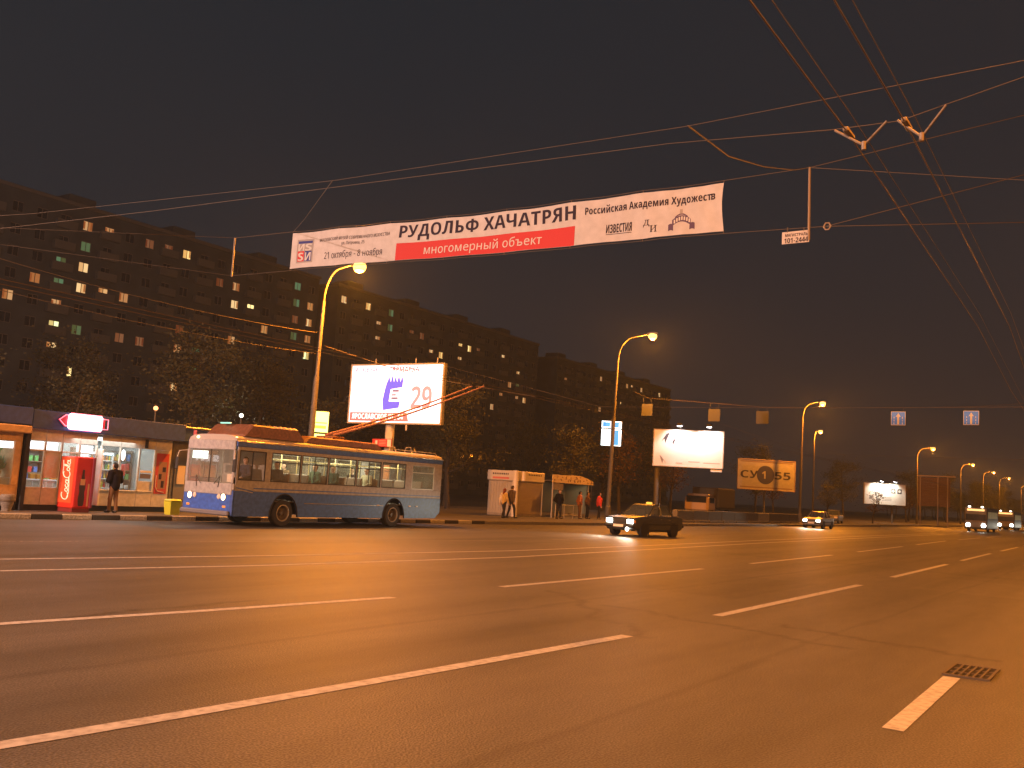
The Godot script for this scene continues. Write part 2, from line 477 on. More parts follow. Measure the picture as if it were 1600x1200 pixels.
func strip(pairs: Array, y: float) -> ArrayMesh:   # pairs of [s, p_left, p_right]
	var v := PackedVector3Array(); var n := PackedVector3Array(); var u := PackedVector2Array(); var u2 := PackedVector2Array(); var ix := PackedInt32Array()
	for q in pairs:
		for p in [q[1], q[2]]:
			v.append(V(p, y, q[0])); n.append(Vector3.UP); u.append(Vector2(p, -q[0]) * 0.25)
			u2.append(Vector2((p + 30.0) / 36.0, 1.0 - q[0] / 144.0))
	for i in pairs.size() - 1:
		var k := i * 2
		ix.append_array([k, k + 2, k + 1, k + 1, k + 2, k + 3])
	var a := []
	a.resize(Mesh.ARRAY_MAX)
	a[Mesh.ARRAY_VERTEX] = v; a[Mesh.ARRAY_NORMAL] = n; a[Mesh.ARRAY_TEX_UV] = u; a[Mesh.ARRAY_TEX_UV2] = u2; a[Mesh.ARRAY_INDEX] = ix
	var m := ArrayMesh.new()
	m.add_surface_from_arrays(Mesh.PRIMITIVE_TRIANGLES, a)
	return m

func road_wear() -> ImageTexture:
	# oil-darkened wheel tracks, repaired patches and cracks of the asphalt: 36 m across, 144 m along
	var f := FastNoiseLite.new(); f.seed = 11; f.frequency = 1.0; f.fractal_octaves = 3
	var w := 512; var h := 1024
	var im := Image.create(w, h, false, Image.FORMAT_RGB8)
	var tracks := [-3.5, -7.6, -12.2, -18.0, -22.3]
	for y in h:
		var s := (1.0 - float(y) / h) * 144.0
		for x in w:
			var p := -30.0 + 36.0 * x / w
			var d := 0.0
			for t in tracks:
				for o in [-0.85, 0.85]:
					var e: float = absf(p - t - o + 0.12 * sin(s * 0.07 + t))
					if e < 0.55: d += (1.0 - e / 0.55) * (0.10 + 0.10 * f.get_noise_2d(p * 1.7, s * 0.12))
			d += 0.13 * f.get_noise_2d(p * 0.5 + 40, s * 0.045) + 0.07 * f.get_noise_2d(p * 3.1, s * 0.7 + 9)
			for q in [[-8.3, -6.2, 17.0, 22.5, 0.10], [-13.2, -11.6, 8.0, 15.5, 0.08], [-4.6, -2.2, 24.0, 29.0, -0.08], [-19.0, -16.6, 20.0, 27.0, 0.09], [-30.0, 2.2, 31.2, 32.0, 0.09]]:
				if p > q[0] and p < q[1] and s > q[2] and s < q[3]: d += q[4]
			if absf(p + 7.7 + 0.04 * sin(s * 0.9)) < 0.05 or absf(p + 3.6 + 0.05 * sin(s * 0.6)) < 0.05: d += 0.13
			var c := clampf(0.86 - d, 0.45, 1.0)
			im.set_pixel(x, y, Color(c, c, c))
	var rng := RandomNumberGenerator.new(); rng.seed = 5
	for q in [[-7.2, 13.5, -3.2, 12.2], [-8.8, 14.6, -5.0, 11.2], [-4.5, 14.0, -1.6, 12.9], [-9.9, 5.0, -10.4, 9.0]]:
		var k := 140
		var jx := 0.0
		for i in k:
			var e := float(i) / k
			jx = clampf(jx + rng.randf_range(-0.06, 0.06), -0.35, 0.35)
			var px := int((lerpf(q[0], q[2], e) + jx * 0.5 + 30.0) / 36.0 * w); var py := int((1.0 - (lerpf(q[1], q[3], e) + jx) / 144.0) * h)
			if px >= 0 and px < w and py >= 0 and py < h: im.set_pixel(px, py, im.get_pixel(px, py) * 0.86)
	return ImageTexture.create_from_image(im)

func setting() -> void:
	var dirt := M("bare_ground", 0.06, 0.055, 0.04, 0.95)
	grain(dirt, 0.13, 0.5, 7)
	struct("ground", B.new().quad2(V(-700, -0.03, -300), V(500, -0.03, -300), V(500, -0.03, 1200), V(-700, -0.03, 1200)), dirt)
	var asphalt := M("asphalt", 0.2, 0.19, 0.178, 0.6)
	asphalt.albedo_texture = noise_tex(0.16, Color(0.34, 0.34, 0.34), Color(1, 1, 1), 1024, FastNoiseLite.TYPE_SIMPLEX, 4, 21, 0.5)
	asphalt.heightmap_enabled = true
	asphalt.heightmap_texture = noise_tex(0.16, Color(0, 0, 0), Color(1, 1, 1), 1024, FastNoiseLite.TYPE_SIMPLEX, 4, 21)
	asphalt.heightmap_scale = 0.6
	asphalt.uv1_scale = Vector3(0.9, 0.9, 0.9)
	asphalt.detail_enabled = true; asphalt.detail_albedo = road_wear(); asphalt.detail_blend_mode = BaseMaterial3D.BLEND_MODE_MUL; asphalt.detail_uv_layer = BaseMaterial3D.DETAIL_UV_2
	var pairs := []
	for s in range(-60, 401, 2): pairs.append([float(s), kerb_p(s) - 0.02, 2.2])
	var road := struct("road", strip(pairs, 0.0), asphalt)
	# painted lines, each its own sheet
	var paint := M("road_paint", 0.45, 0.45, 0.46, 0.7)
	paint.albedo_texture = noise_tex(0.03, Color(0.72, 0.71, 0.7), Color(1, 1, 1), 512, FastNoiseLite.TYPE_SIMPLEX, 5, 4, 0.32)
	paint.uv1_scale = Vector3(2.0, 2.0, 2.0)
	var old := M("worn_road_paint", 0.42, 0.4, 0.37, 0.75)
	old.albedo_texture = noise_tex(0.04, Color(0.3, 0.3, 0.29), Color(1, 1, 1), 512, FastNoiseLite.TYPE_SIMPLEX, 5, 9, 0.5)
	old.uv1_scale = Vector3(2.0, 2.0, 2.0)
	var A := [[0.0, -6.1], [3.2, -5.85], [4.6, -5.74], [6.9, -5.6], [11.0, -5.40], [14.0, -5.44], [23.4, -5.5], [37.0, -5.78], [52.0, -6.15], [70.0, -6.5], [110.0, -6.9]]
	var Bl := [[0.0, -10.5], [5.5, -10.14], [7.8, -9.84], [11.2, -9.52], [14.2, -9.55], [23.3, -9.44], [36.7, -9.7], [52.6, -10.3], [71.0, -11.1], [120.0, -11.8]]
	var C1 := [[0.0, -17.6], [9.0, -16.65], [14.0, -15.85], [22.7, -15.0], [31.0, -15.0], [45.0, -15.4], [120.0, -16.4]]
	var C2 := [[0.0, -15.7], [8.0, -14.93], [12.5, -14.16], [20.5, -13.58], [29.0, -13.85], [43.0, -14.36], [120.0, -15.4]]
	var E := [[0.0, -21.5], [10.8, -20.26], [16.0, -19.4], [26.8, -18.0], [60.0, -18.6], [120.0, -19.6]]
	var dashes := []
	for q in [[-8, 10.95], [14.1, 23.3], [27.2, 37.2], [41.3, 52.4], [57.5, 68.5], [73, 85], [90, 102]]: dashes.append([A, q[0], q[1], 0.17, paint])
	for q in [[-8, 11.2], [14.2, 23.3], [27.2, 36.7], [41.4, 52.6], [57.5, 71], [77, 90], [95, 108]]: dashes.append([Bl, q[0], q[1], 0.16, paint])
	for q in [[-8, 12.6], [15.4, 27.0], [30.0, 42.0], [46, 58]]: dashes.append([E, q[0], q[1], 0.12, old])
	dashes.append([C1, -8, 115, 0.14, paint]); dashes.append([C2, -8, 115, 0.14, paint])
	dashes.append([[[8.0, -1.68], [11.4, -1.72]], 8.3, 11.45, 0.17, paint])
	for q in dashes:
		var pr := []
		var k: int = maxi(1, int((q[2] - q[1]) / 0.6))
		for i in k + 1:
			var s: float = lerpf(q[1], q[2], float(i) / k)
			var c := at_s(q[0], s)
			pr.append([s, c - q[3] * 0.5, c + q[3] * 0.5])
		put("lane_line", strip(pr, 0.004), q[4], road)
	# pavements and kerbs
	var pave := M("pavement_asphalt", 0.11, 0.10, 0.09, 0.8)
	grain(pave, 0.8, 0.35, 31, 0.06)
	var far := []
	for s in range(-60, 401, 4): far.append([float(s), -46.0, kerb_p(s) - 0.16])
	struct("pavement", strip(far, 0.15), pave)
	struct("pavement_near", strip([[-60.0, 2.38, 9.0], [400.0, 2.38, 9.0]], 0.14), pave)
	var white := M("kerb_white_paint", 0.55, 0.52, 0.46, 0.75); grain(white, 1.2, 0.45, 8, 0.05)
	var dark := M("kerb_dark_paint", 0.045, 0.04, 0.035, 0.8); grain(dark, 1.2, 0.5, 18, 0.05)
	var bare := M("kerb_bare_concrete", 0.24, 0.22, 0.2, 0.85); grain(bare, 1.0, 0.4, 28, 0.05)
	var kerb := Node3D.new(); kerb.name = "kerb"; add_child(kerb); kerb.set_meta("kind", "structure")
	var stone := B.new().rbox(Vector3(0, 0.075, 0), Vector3(0.16, 0.165, 0.94), 0.02).mesh()
	var s0 := 11.0
	for i in 110:
		var s := s0 + i * 0.95
		var o := put("kerbstone", stone, (white if i % 2 == 0 else dark) if s < 37 else bare, kerb)
		var a := V(kerb_p(s), 0, s); var b := V(kerb_p(s + 0.95), 0, s + 0.95)
		o.position = (a + b) * 0.5 + Vector3(-0.08, 0.004, 0)
		o.rotation.y = atan2(b.x - a.x, b.z - a.z)
	var kn := B.new(); kn.rbox(V(2.29, 0.07, 60), Vector3(0.18, 0.16, 240), 0.02)
	struct("kerb_near", kn, bare)
	# iron drain grating at the end of the near line
	var gr := thing("drain_grating", "rusty iron drain grating at the end of a short painted line", "grating", V(-1.6, 0, 12.0))
	var iron := M("rusty_iron", 0.09, 0.07, 0.05, 0.7, 0.3)
	put("shade_sheet", B.new().box(Vector3(0, 0.004, 0), Vector3(0.42, 0.004, 0.86)), M("drain_shade_black", 0.004, 0.004, 0.004, 0.9), gr)  # flat black sheet painted in for the shade below the bars
	var fr := B.new()
	for sg in [-1.0, 1.0]: fr.box(Vector3(sg * 0.225, 0.011, 0), Vector3(0.03, 0.018, 0.92)); fr.box(Vector3(0, 0.011, sg * 0.445), Vector3(0.42, 0.018, 0.03))
	put("frame", fr, iron, gr)
	for i in 5: put("bar", B.new().box(Vector3(-0.14 + i * 0.07, 0.012, 0), Vector3(0.022, 0.012, 0.86)), iron, gr)
	for i in 2: put("cross_bar", B.new().box(Vector3(0, 0.0105, -0.15 + i * 0.3), Vector3(0.42, 0.009, 0.03)), iron, gr)

const SODIUM := Color(1.0, 0.29, 0.018)   # linear
var lamp_mat: StandardMaterial3D
func street_lamp(label: String, p: float, s: float, h: float, arm: float, tilt: float, c: Color, e: float, called := "street_lamp", lit := true, group := "", wide := false) -> Node3D:
	# arm: reach towards +p (negative: towards -p)
	var t := thing(called, label, "street lamp", V(p, 0.15 if p < -20 or p > 2.4 else 0.0, s), 0.0, group)
	var steel := M("post_paint", 0.15, 0.135, 0.12, 0.7); grain(steel, 0.9, 0.3, 12, 0.04)
	put("base", B.new().lathe([Vector2(0.0, 0.9), Vector2(0.17, 0.88), Vector2(0.2, 0.8), Vector2(0.2, 0.0)].map(func(q): return q), Vector3.ZERO, Vector3.UP, 14), steel, t)
	var lean := tilt * h
	put("pole", B.new().tube([Vector3(0, 0.7, 0), Vector3(lean * 0.5, h * 0.55, 0), Vector3(lean * 0.56, h * 0.56, 0), Vector3(lean, h * 0.86, 0)], [0.15, 0.115, 0.085, 0.07], 12), steel, t)
	var pts := []
	for i in 9:
		var w := PI / 2 * i / 8.0
		pts.append(Vector3(lean + arm * 0.55 * (1.0 - cos(w)), h * 0.86 + h * 0.13 * sin(w), 0))
	pts.append(Vector3(lean + arm, h, 0))
	put("arm", B.new().tube(pts, 0.045, 8), steel, t)
	var hd := B.new()
	var sg := signf(arm)
	hd.ball(Vector3(lean + arm + sg * 0.3, h + 0.05, 0), Vector3(0.42, 0.11, 0.17), 14)
	put("lamp_head", hd, M("lamp_head_grey", 0.35, 0.34, 0.32, 0.5), t)
	var bowl := Vector3(lean + arm + sg * 0.33, h - 0.07, 0)
	put("lamp_bowl", B.new().ball(bowl - Vector3(0, 0.08, 0), Vector3(0.31, 0.24, 0.24), 16), lamp_mat if lit else M("dark_bowl", 0.2, 0.2, 0.2, 0.2), t)
	if lit and wide: omni(t, bowl - Vector3(0, 0.40, 0), c.linear_to_srgb(), e, 0.13)
	elif lit: spot(t, bowl - Vector3(0, 0.40, 0), Vector3(0, -1, 0), c.linear_to_srgb(), e, 77.0, 0.13)
	return t

func cable(label: String, pts: Array, r: float, m: Material, group := "", called := "cable", sag := 0.0) -> MeshInstance3D:
	var q := []
	if pts.size() == 2:
		for i in 13:
			var e := i / 12.0
			q.append((pts[0] as Vector3).lerp(pts[1], e) - Vector3(0, sag * 4.0 * e * (1.0 - e), 0))
	else: q = pts
	var o := put(called, B.new().tube(q, r, 6), m)
	tag(o, label, "cable", group)
	return o

func wires() -> void:
	var cop := M("contact_wire", 0.10, 0.075, 0.06, 0.6, 0.2)
	var st := M("steel_cable", 0.08, 0.065, 0.055, 0.7, 0.1)
	# contact wires over the near lanes and the far lanes
	for q in [[-2.57, -6.6, "trolley wire over the drain grating lane, on the centre line side"], [-1.98, -3.0, "trolley wire over the drain grating lane, on the kerb side"]]:
		cable(q[2], [V(q[0], 5.8, -25), V(q[0], 5.8, 10.06), V(q[0] - 0.25, 5.8, 22), V(q[0] - 0.75, 5.8, 33), V(q[0] - 1.1, 5.8, 45), V(q[0] - 2.0, 5.8, 110), V(q[0] - 2.4, 5.8, 240)], 0.008, cop, "overhead trolley wires", "trolley_wire")
		cable("carrier cable above the " + q[2].trim_prefix("the "), [V(q[0] + 0.02, 6.12, -25), V(q[0] + 0.02, 6.02, 10.06), V(q[0] - 0.23, 6.1, 22), V(q[0] - 1.08, 6.0, 45), V(q[0] - 1.98, 6.05, 110)], 0.005, st, "overhead trolley wires", "carrier_cable")
	for q in [[-22.0, "far"], [-21.4, "near"]]:
		cable("trolley wire above the bus lane, on the pavement side" if q[1] == "far" else "trolley wire above the bus lane, on the road side", [V(q[0] - 0.6, 5.85, -30), V(q[0], 5.8, 10), V(q[0], 5.8, 30), V(q[0] - 0.1, 5.8, 60), V(q[0] - 0.2, 5.8, 240)], 0.011, cop, "overhead trolley wires", "trolley_wire")
	# the near span with its hangers
	cable("lower steel span wire that carries the trolley hangers", [V(-30.9, 7.2, 10.06), V(-22.0, 6.75, 10.06), V(-15.0, 6.42, 10.06), V(-4.7, 6.04, 10.06), V(-2.72, 5.88, 10.06), V(-2.05, 5.86, 10.06), V(-0.89, 6.11, 10.06), V(3.5, 7.2, 10.06)], 0.005, st, "span wires across the road")
	cable("upper steel span wire above the trolley hangers", [V(-30.9, 7.9, 10.2), V(-19.08, 6.87, 10.1), V(-10.38, 6.36, 10.06), V(-4.46, 6.22, 10.06), V(-0.89, 6.28, 10.06), V(3.5, 7.6, 10.06)], 0.004, st, "span wires across the road")
	var ins := M("hanger_metal", 0.2, 0.16, 0.13, 0.5, 0.2)
	for q in [[-2.57, -2.72, -2.41, -2.18], [-1.98, -2.07, -1.83, -1.60]]:
		var t := thing("wire_hanger", "V-shaped insulated hanger clamping the %s trolley wire to the span" % ("centre-side" if q[0] < -2.2 else "kerb-side"), "wire hanger", V(q[0], 5.8, 10.06), 0, "trolley wire hangers")
		var rel := func(p: float, y: float) -> Vector3: return Vector3(p - q[0], y - 5.8, 0)
		put("strut", B.new().tube([rel.call(q[1], 5.87), rel.call(q[2], 5.65)], 0.014, 8), ins, t)
		put("strut", B.new().tube([rel.call(q[2], 5.65), rel.call(q[3], 5.88 if q[0] < -2.2 else 5.95)], 0.014, 8), ins, t)
		put("clamp", B.new().rbox(Vector3(0, 0.012, 0), Vector3(0.06, 0.05, 0.3), 0.01), ins, t)
		put("pin", B.new().tube([rel.call(q[2], 5.60), rel.call(q[2], 5.69)], 0.028, 8), ins, t)
	# farther spans
	for q in [[40.0, 8.6], [75.0, 8.4], [110.0, 8.4]]:
		cable("steel span wire across the road %s" % {40.0: "behind the trolleybus", 75.0: "beyond the bus shelter", 110.0: "beyond the concrete barrier"}[q[0]], [V(-29.6 if q[0] > 41 else -33.0, q[1], q[0]), V(-21.7, 6.0, q[0]), V(-12, 5.95, q[0]), V(-3.4, 6.0, q[0]), V(3.5, q[1], q[0])], 0.008, st, "span wires across the road")
	cable("feeder cable rising from the trolley wire beside the lit billboard", [V(-21.7, 5.8, 34.0), V(-26, 6.4, 31.0), V(-29.0, 7.4, 28.4)], 0.012, st)
	cable("slack cable strung between lamp posts above the kiosk roofs", [V(-30.9, 8.75, 10.0), V(-29.0, 7.9, 28.2)], 0.011, st, "", "cable", 0.45)
	cable("second slack cable below it strung between the same lamp posts", [V(-30.9, 7.6, 10.0), V(-29.0, 7.0, 28.2)], 0.010, st, "", "cable", 0.35)

func banner() -> void:
	# hung across the road 22 m ahead between two cables
	var map := func(u: float, v: float, off: float) -> Vector3:
		var p := lerpf(-24.42, -8.67, u)
		var bot := lerpf(8.90, 8.57, u) - 0.06 * sin(PI * u) + 0.012 * absf(sin(u * PI * 7.0))
		var top := lerpf(10.16, 9.81, u) - 0.05 * sin(PI * u) - 0.018 * absf(sin(u * PI * 7.0))
		var z := 0.05 * sin(u * 9.0) + 0.02 * sin(u * 44.0 + v * 2.0) + 0.012 * sin(u * 130.0 + v * 5.0) * smoothstep(0.55, 1.0, u) + 0.03 * sin(v * 3.0 + u * 5.0)
		p += 0.04 * sin(v * PI) * (1.0 if u < 0.02 else (-1.0 if u > 0.98 else 0.0)) + (0.03 * (v - 0.5) if u < 0.02 else 0.0)
		return V(p, lerpf(bot, top, v), 22.0) + Vector3(0, 0, z + off)
	var t := thing("street_banner", "long white cloth banner with dark Cyrillic lettering and a red stripe over the road", "banner")
	var cloth := M("banner_cloth", 0.5, 0.5, 0.53, 0.8)
	cloth.backlight_enabled = true; cloth.backlight = Color(0.25, 0.25, 0.25)
	grain(cloth, 0.5, 0.08, 5, 0.02)
	var sheet := func(u0: float, u1: float, v0: float, v1: float, off: float, nu: int, nv: int) -> ArrayMesh:
		var st := SurfaceTool.new()
		st.begin(Mesh.PRIMITIVE_TRIANGLES)
		for i in nu + 1:
			for k in nv + 1: st.add_vertex(map.call(lerpf(u0, u1, float(i) / nu), lerpf(v0, v1, float(k) / nv), off))
		for i in nu:
			for k in nv:
				var a := i * (nv + 1) + k
				for x in [a, a + 1, a + nv + 2, a, a + nv + 2, a + nv + 1]: st.add_index(x)
		st.generate_normals()
		return st.commit()
	put("cloth", sheet.call(0.0, 1.0, 0.0, 1.0, 0.0, 320, 16), cloth, t)
	var red := M("banner_red", 0.46, 0.055, 0.06, 0.8)
	put("red_stripe", sheet.call(0.308, 0.723, 0.004, 0.45, 0.005, 140, 8), red, t)
	var ink := M("banner_ink", 0.035, 0.03, 0.05, 0.8)
	var pale := M("banner_white_print", 0.5, 0.5, 0.5, 0.8)
	var word := func(s: String, face: String, bold: bool, u0: float, u1: float, v0: float, v1: float, m: Material, slant := 0.0) -> void:
		var o := put("lettering", text_mesh(s, face, bold, 1.0, 1.0, 0.004, func(q: Vector3): return map.call(lerpf(u0, u1, q.x + 0.5) , lerpf(v0, v1, q.y + 0.5) + slant * q.x, 0.0085 + q.z * 0.5)), m, t)
		o.name = "lettering"
	word.call("МОСКОВСКИЙ МУЗЕЙ СОВРЕМЕННОГО ИСКУССТВА", "Droid Sans", false, 0.088, 0.288, 0.685, 0.80, ink)
	word.call("ул. Петровка, 25", "Droid Sans", false, 0.156, 0.219, 0.51, 0.63, ink)
	word.call("21 октября - 8 ноября", "Droid Sans", false, 0.106, 0.271, 0.13, 0.385, ink)
	word.call("РУДОЛЬФ ХАЧАТРЯН", "Droid Sans", true, 0.312, 0.724, 0.50, 0.93, ink)
	word.call("многомерный объект", "Droid Sans", false, 0.378, 0.652, 0.05, 0.36, pale)
	word.call("Российская Академия Художеств", "Droid Sans", true, 0.743, 0.988, 0.62, 0.86, ink)
	word.call("ИЗВЕСТИЯ", "Droid Sans", true, 0.786, 0.836, 0.20, 0.40, ink)
	put("print_rule", sheet.call(0.786, 0.836, 0.165, 0.178, 0.006, 8, 1), ink, t)
	word.call("Д", "Droid Serif", false, 0.858, 0.870, 0.245, 0.40, ink)
	word.call("И", "Droid Serif", false, 0.871, 0.884, 0.12, 0.265, ink)
	# square emblem at the left end
	put("emblem_panel", sheet.call(0.020, 0.070, 0.13, 0.80, 0.005, 12, 4), M("banner_grey_print", 0.3, 0.28, 0.28, 0.8), t)
	put("emblem_red", sheet.call(0.024, 0.044, 0.17, 0.46, 0.007, 6, 2), red, t)
	put("emblem_blue", sheet.call(0.045, 0.066, 0.17, 0.46, 0.007, 6, 2), M("banner_blue", 0.05, 0.06, 0.22, 0.8), t)
	put("emblem_top", sheet.call(0.024, 0.066, 0.68, 0.75, 0.007, 8, 2), M("banner_blue"), t)
	for q in [["И", 0.025, 0.043, 0.47, 0.67], ["S", 0.046, 0.065, 0.47, 0.67], ["S", 0.026, 0.042, 0.19, 0.42], ["И", 0.047, 0.064, 0.19, 0.42]]: word.call(q[0], "Droid Sans", true, q[1], q[2], q[3], q[4], pale)
	# ribbon emblem at the right end
	var rib := M("banner_violet_print", 0.10, 0.07, 0.13, 0.8)
	var arch := func(u0: float, u1: float, v0: float, v1: float, rise: float, off: float) -> ArrayMesh:
		var st := SurfaceTool.new(); st.begin(Mesh.PRIMITIVE_TRIANGLES)
		for i in 17:
			var e := i / 16.0
			for vv in [v0, v1]: st.add_vertex(map.call(lerpf(u0, u1, e), vv + rise * sin(PI * e), off))
		for i in 16:
			for x in [0, 1, 3, 0, 3, 2]: st.add_index(i * 2 + x)
		st.generate_normals()
		return st.commit()
	put("ribbon", arch.call(0.911, 0.943, 0.20, 0.335, 0.09, 0.006), rib, t)
	put("ribbon_tail", arch.call(0.904, 0.913, 0.10, 0.24, 0.02, 0.0052), rib, t)
	put("ribbon_tail", arch.call(0.941, 0.950, 0.10, 0.24, 0.02, 0.0052), rib, t)
	put("ribbon_top", arch.call(0.916, 0.938, 0.37, 0.40, 0.07, 0.006), rib, t)
	for i in 7:
		var u := 0.914 + i * 0.0042
		var y := 0.21 + 0.09 * sin(PI * (u - 0.911) / 0.032)
		put("ribbon_letter", sheet.call(u, u + 0.0026, y + 0.02, y + 0.10, 0.0075, 1, 2), pale, t)
	put("crest", sheet.call(0.924, 0.929, 0.46, 0.56, 0.006, 2, 2), M("banner_grey_print"), t)
	var st := M("steel_cable")
	# eyelet ties along both hems
	for i in 8:
		for v in [0.0, 1.0]:
			var a: Vector3 = map.call(i / 7.0, v, 0.0)
			put("tie", B.new().tube([a, a + Vector3(0, 0.07 if v > 0.5 else -0.07, 0)], 0.012, 6), st, t)
	# cables and end bars that stretch it
	var bar := M("hanger_metal")
	for q in [[-27.5, 10.32, 8.86, "white spreader bar between the banner cables over the bus stop side"], [-6.53, 9.93, 8.12, "white spreader bar between the banner cables at the lettered phone plate"]]:
		var o := put("spreader_bar", B.new().tube([V(q[0], q[1], 22), V(q[0] + 0.02, q[2], 22)], 0.03, 8), bar)
		tag(o, q[3], "spreader bar", "banner spreader bars")
	var seg := func(label: String, a: Array) -> void: cable(label, a, 0.009, st, "banner cables")
	seg.call("upper banner cable from lamp post to the first spreader bar", [V(-31.0, 9.3, 15.4), V(-27.5, 10.32, 22)])
	var hem_top := [V(-27.5, 10.32, 22)]; var hem_bot := [V(-27.5, 8.9, 22)]
	for i in 29:
		hem_top.append(map.call(i / 28.0, 1.0, 0.0) + Vector3(0, 0.06, 0)); hem_bot.append(map.call(i / 28.0, 0.0, 0.0) - Vector3(0, 0.06, 0))
	hem_top.append(V(-6.53, 9.92, 22)); hem_bot.append(V(-6.1, 8.41, 22))
	seg.call("cable along the top hem of the banner", hem_top)
	seg.call("cable along the bottom hem of the banner", hem_bot)
	seg.call("lower banner cable from lamp post to the first spreader bar", [V(-31.0, 8.75, 15.45), V(-27.5, 8.9, 22)])
	seg.call("upper cable from the end spreader bar to the near lamp posts", [V(-6.53, 9.92, 22), V(-1.95, 10.42, 22), V(3.55, 10.7, 38)])
	seg.call("level cable from the end spreader bar across the near lanes", [V(-6.53, 9.92, 22), V(-1.95, 8.97, 22), V(3.5, 7.9, 10.2)])
	seg.call("rising cable from the ring beside the phone plate", [V(-6.1, 8.41, 22), V(-1.95, 9.09, 22), V(3.55, 9.6, 38)])
	seg.call("straight cable from the ring beside the phone plate", [V(-6.1, 8.41, 22), V(-1.95, 8.04, 22), V(3.55, 7.3, 38)])
	seg.call("cable with a strain rod slanting up to the span wire", [V(-6.53, 9.92, 22), V(-6.1, 8.95, 19.4), V(-5.5, 7.75, 15.8), V(-5.0, 6.85, 12.8), V(-4.46, 6.225, 10.06)])
	seg.call("tie cable from the banner's emblem corner up to the span wire", [V(-24.42, 10.22, 22), V(-17.4, 8.2, 16.0), V(-10.38, 6.365, 10.06)])
	var ring := put("cable_ring", B.new().tube([V(-6.16, 8.41, 22), V(-6.12, 8.49, 22), V(-6.04, 8.49, 22), V(-6.0, 8.41, 22), V(-6.04, 8.33, 22), V(-6.12, 8.33, 22), V(-6.16, 8.41, 22)], 0.022, 8, false), bar)
	tag(ring, "round steel ring joining cables beside the phone plate", "ring")
	var pl := thing("phone_plate", "small white plate lettered with a phone number under the end spreader bar", "sign", V(-6.83, 8.22, 22))
	put("plate", B.new().rbox(Vector3(0, 0, 0), Vector3(0.66, 0.30, 0.015), 0.004), cloth, pl)
	letters(pl, "МАГИСТРАЛЬ", "Droid Sans", true, 0.54, 0.075, Transform3D(Basis(), Vector3(0.02, 0.06, 0.0105)), ink, 0.004)
	letters(pl, "101-2444", "Droid Sans", true, 0.58, 0.125, Transform3D(Basis(), Vector3(0.02, -0.072, 0.0105)), ink, 0.004)
	for x in [-0.2, 0.2]: put("tie", B.new().tube([Vector3(x, 0.13, 0), Vector3(x, 0.24 - x * 0.1, 0)], 0.012, 6), st, pl)

func lane_signs() -> void:
	var blue := glow("sign_blue_added_glow", 0.05, 0.22, 0.6, 0.28); var white := M("sign_white", 0.7, 0.7, 0.68, 0.5); var back := M("sign_back", 0.06, 0.065, 0.08, 0.8)  # blue glow added for light thrown back by the sign; no lamp inside
	cable("span wire that carries the square lane signs", [V(-29.9, 9.2, 60), V(-28.8, 8.75, 60), V(-20.5, 8.1, 60), V(-12.1, 8.06, 60), V(-8.0, 8.14, 60), V(3.5, 9.6, 65.9)], 0.012, M("steel_cable"), "span wires across the road")
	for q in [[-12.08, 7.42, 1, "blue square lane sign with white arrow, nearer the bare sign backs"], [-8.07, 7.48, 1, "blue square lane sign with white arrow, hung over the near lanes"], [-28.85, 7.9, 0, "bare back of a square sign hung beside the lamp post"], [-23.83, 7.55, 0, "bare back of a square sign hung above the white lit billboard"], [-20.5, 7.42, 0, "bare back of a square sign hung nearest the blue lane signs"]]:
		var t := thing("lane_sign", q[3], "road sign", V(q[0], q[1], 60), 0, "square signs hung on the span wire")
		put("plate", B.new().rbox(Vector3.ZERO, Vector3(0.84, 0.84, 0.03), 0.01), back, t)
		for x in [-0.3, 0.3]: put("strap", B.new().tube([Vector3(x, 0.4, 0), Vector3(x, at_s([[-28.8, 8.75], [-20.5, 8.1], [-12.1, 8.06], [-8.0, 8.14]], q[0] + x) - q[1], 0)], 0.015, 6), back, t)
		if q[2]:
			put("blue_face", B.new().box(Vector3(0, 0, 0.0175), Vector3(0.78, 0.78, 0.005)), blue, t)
			var bd := B.new()
			for sg in [-1.0, 1.0]: bd.box(Vector3(sg * 0.4, 0, 0.0215), Vector3(0.03, 0.83, 0.004)); bd.box(Vector3(0, sg * 0.4, 0.0215), Vector3(0.77, 0.03, 0.004))
			put("border", bd, white, t)
			put("arrow", B.new().prism(PackedVector2Array([Vector2(-0.055, -0.36), Vector2(0.055, -0.36), Vector2(0.055, 0.1), Vector2(0.14, 0.1), Vector2(0, 0.33), Vector2(-0.14, 0.1), Vector2(-0.055, 0.1)]), Transform3D(Basis(), Vector3(0, 0, 0.022)), 0.004), white, t)
			for x in [-0.24, 0.24]:
				for k in 3: put("lane_mark", B.new().box(Vector3(x, -0.3 + k * 0.17, 0.022), Vector3(0.04, 0.11, 0.004)), white, t)

# a box given by world extents (metres across, up, along), as a part of t
func wb(t: Node3D, called: String, m: Material, p0: float, p1: float, y0: float, y1: float, s0: float, s1: float, bevel := 0.008) -> MeshInstance3D:
	return put(called, B.new().rbox(V((p0 + p1) / 2, (y0 + y1) / 2, (s0 + s1) / 2) - t.position, Vector3(p1 - p0, y1 - y0, s1 - s0), bevel), m, t)

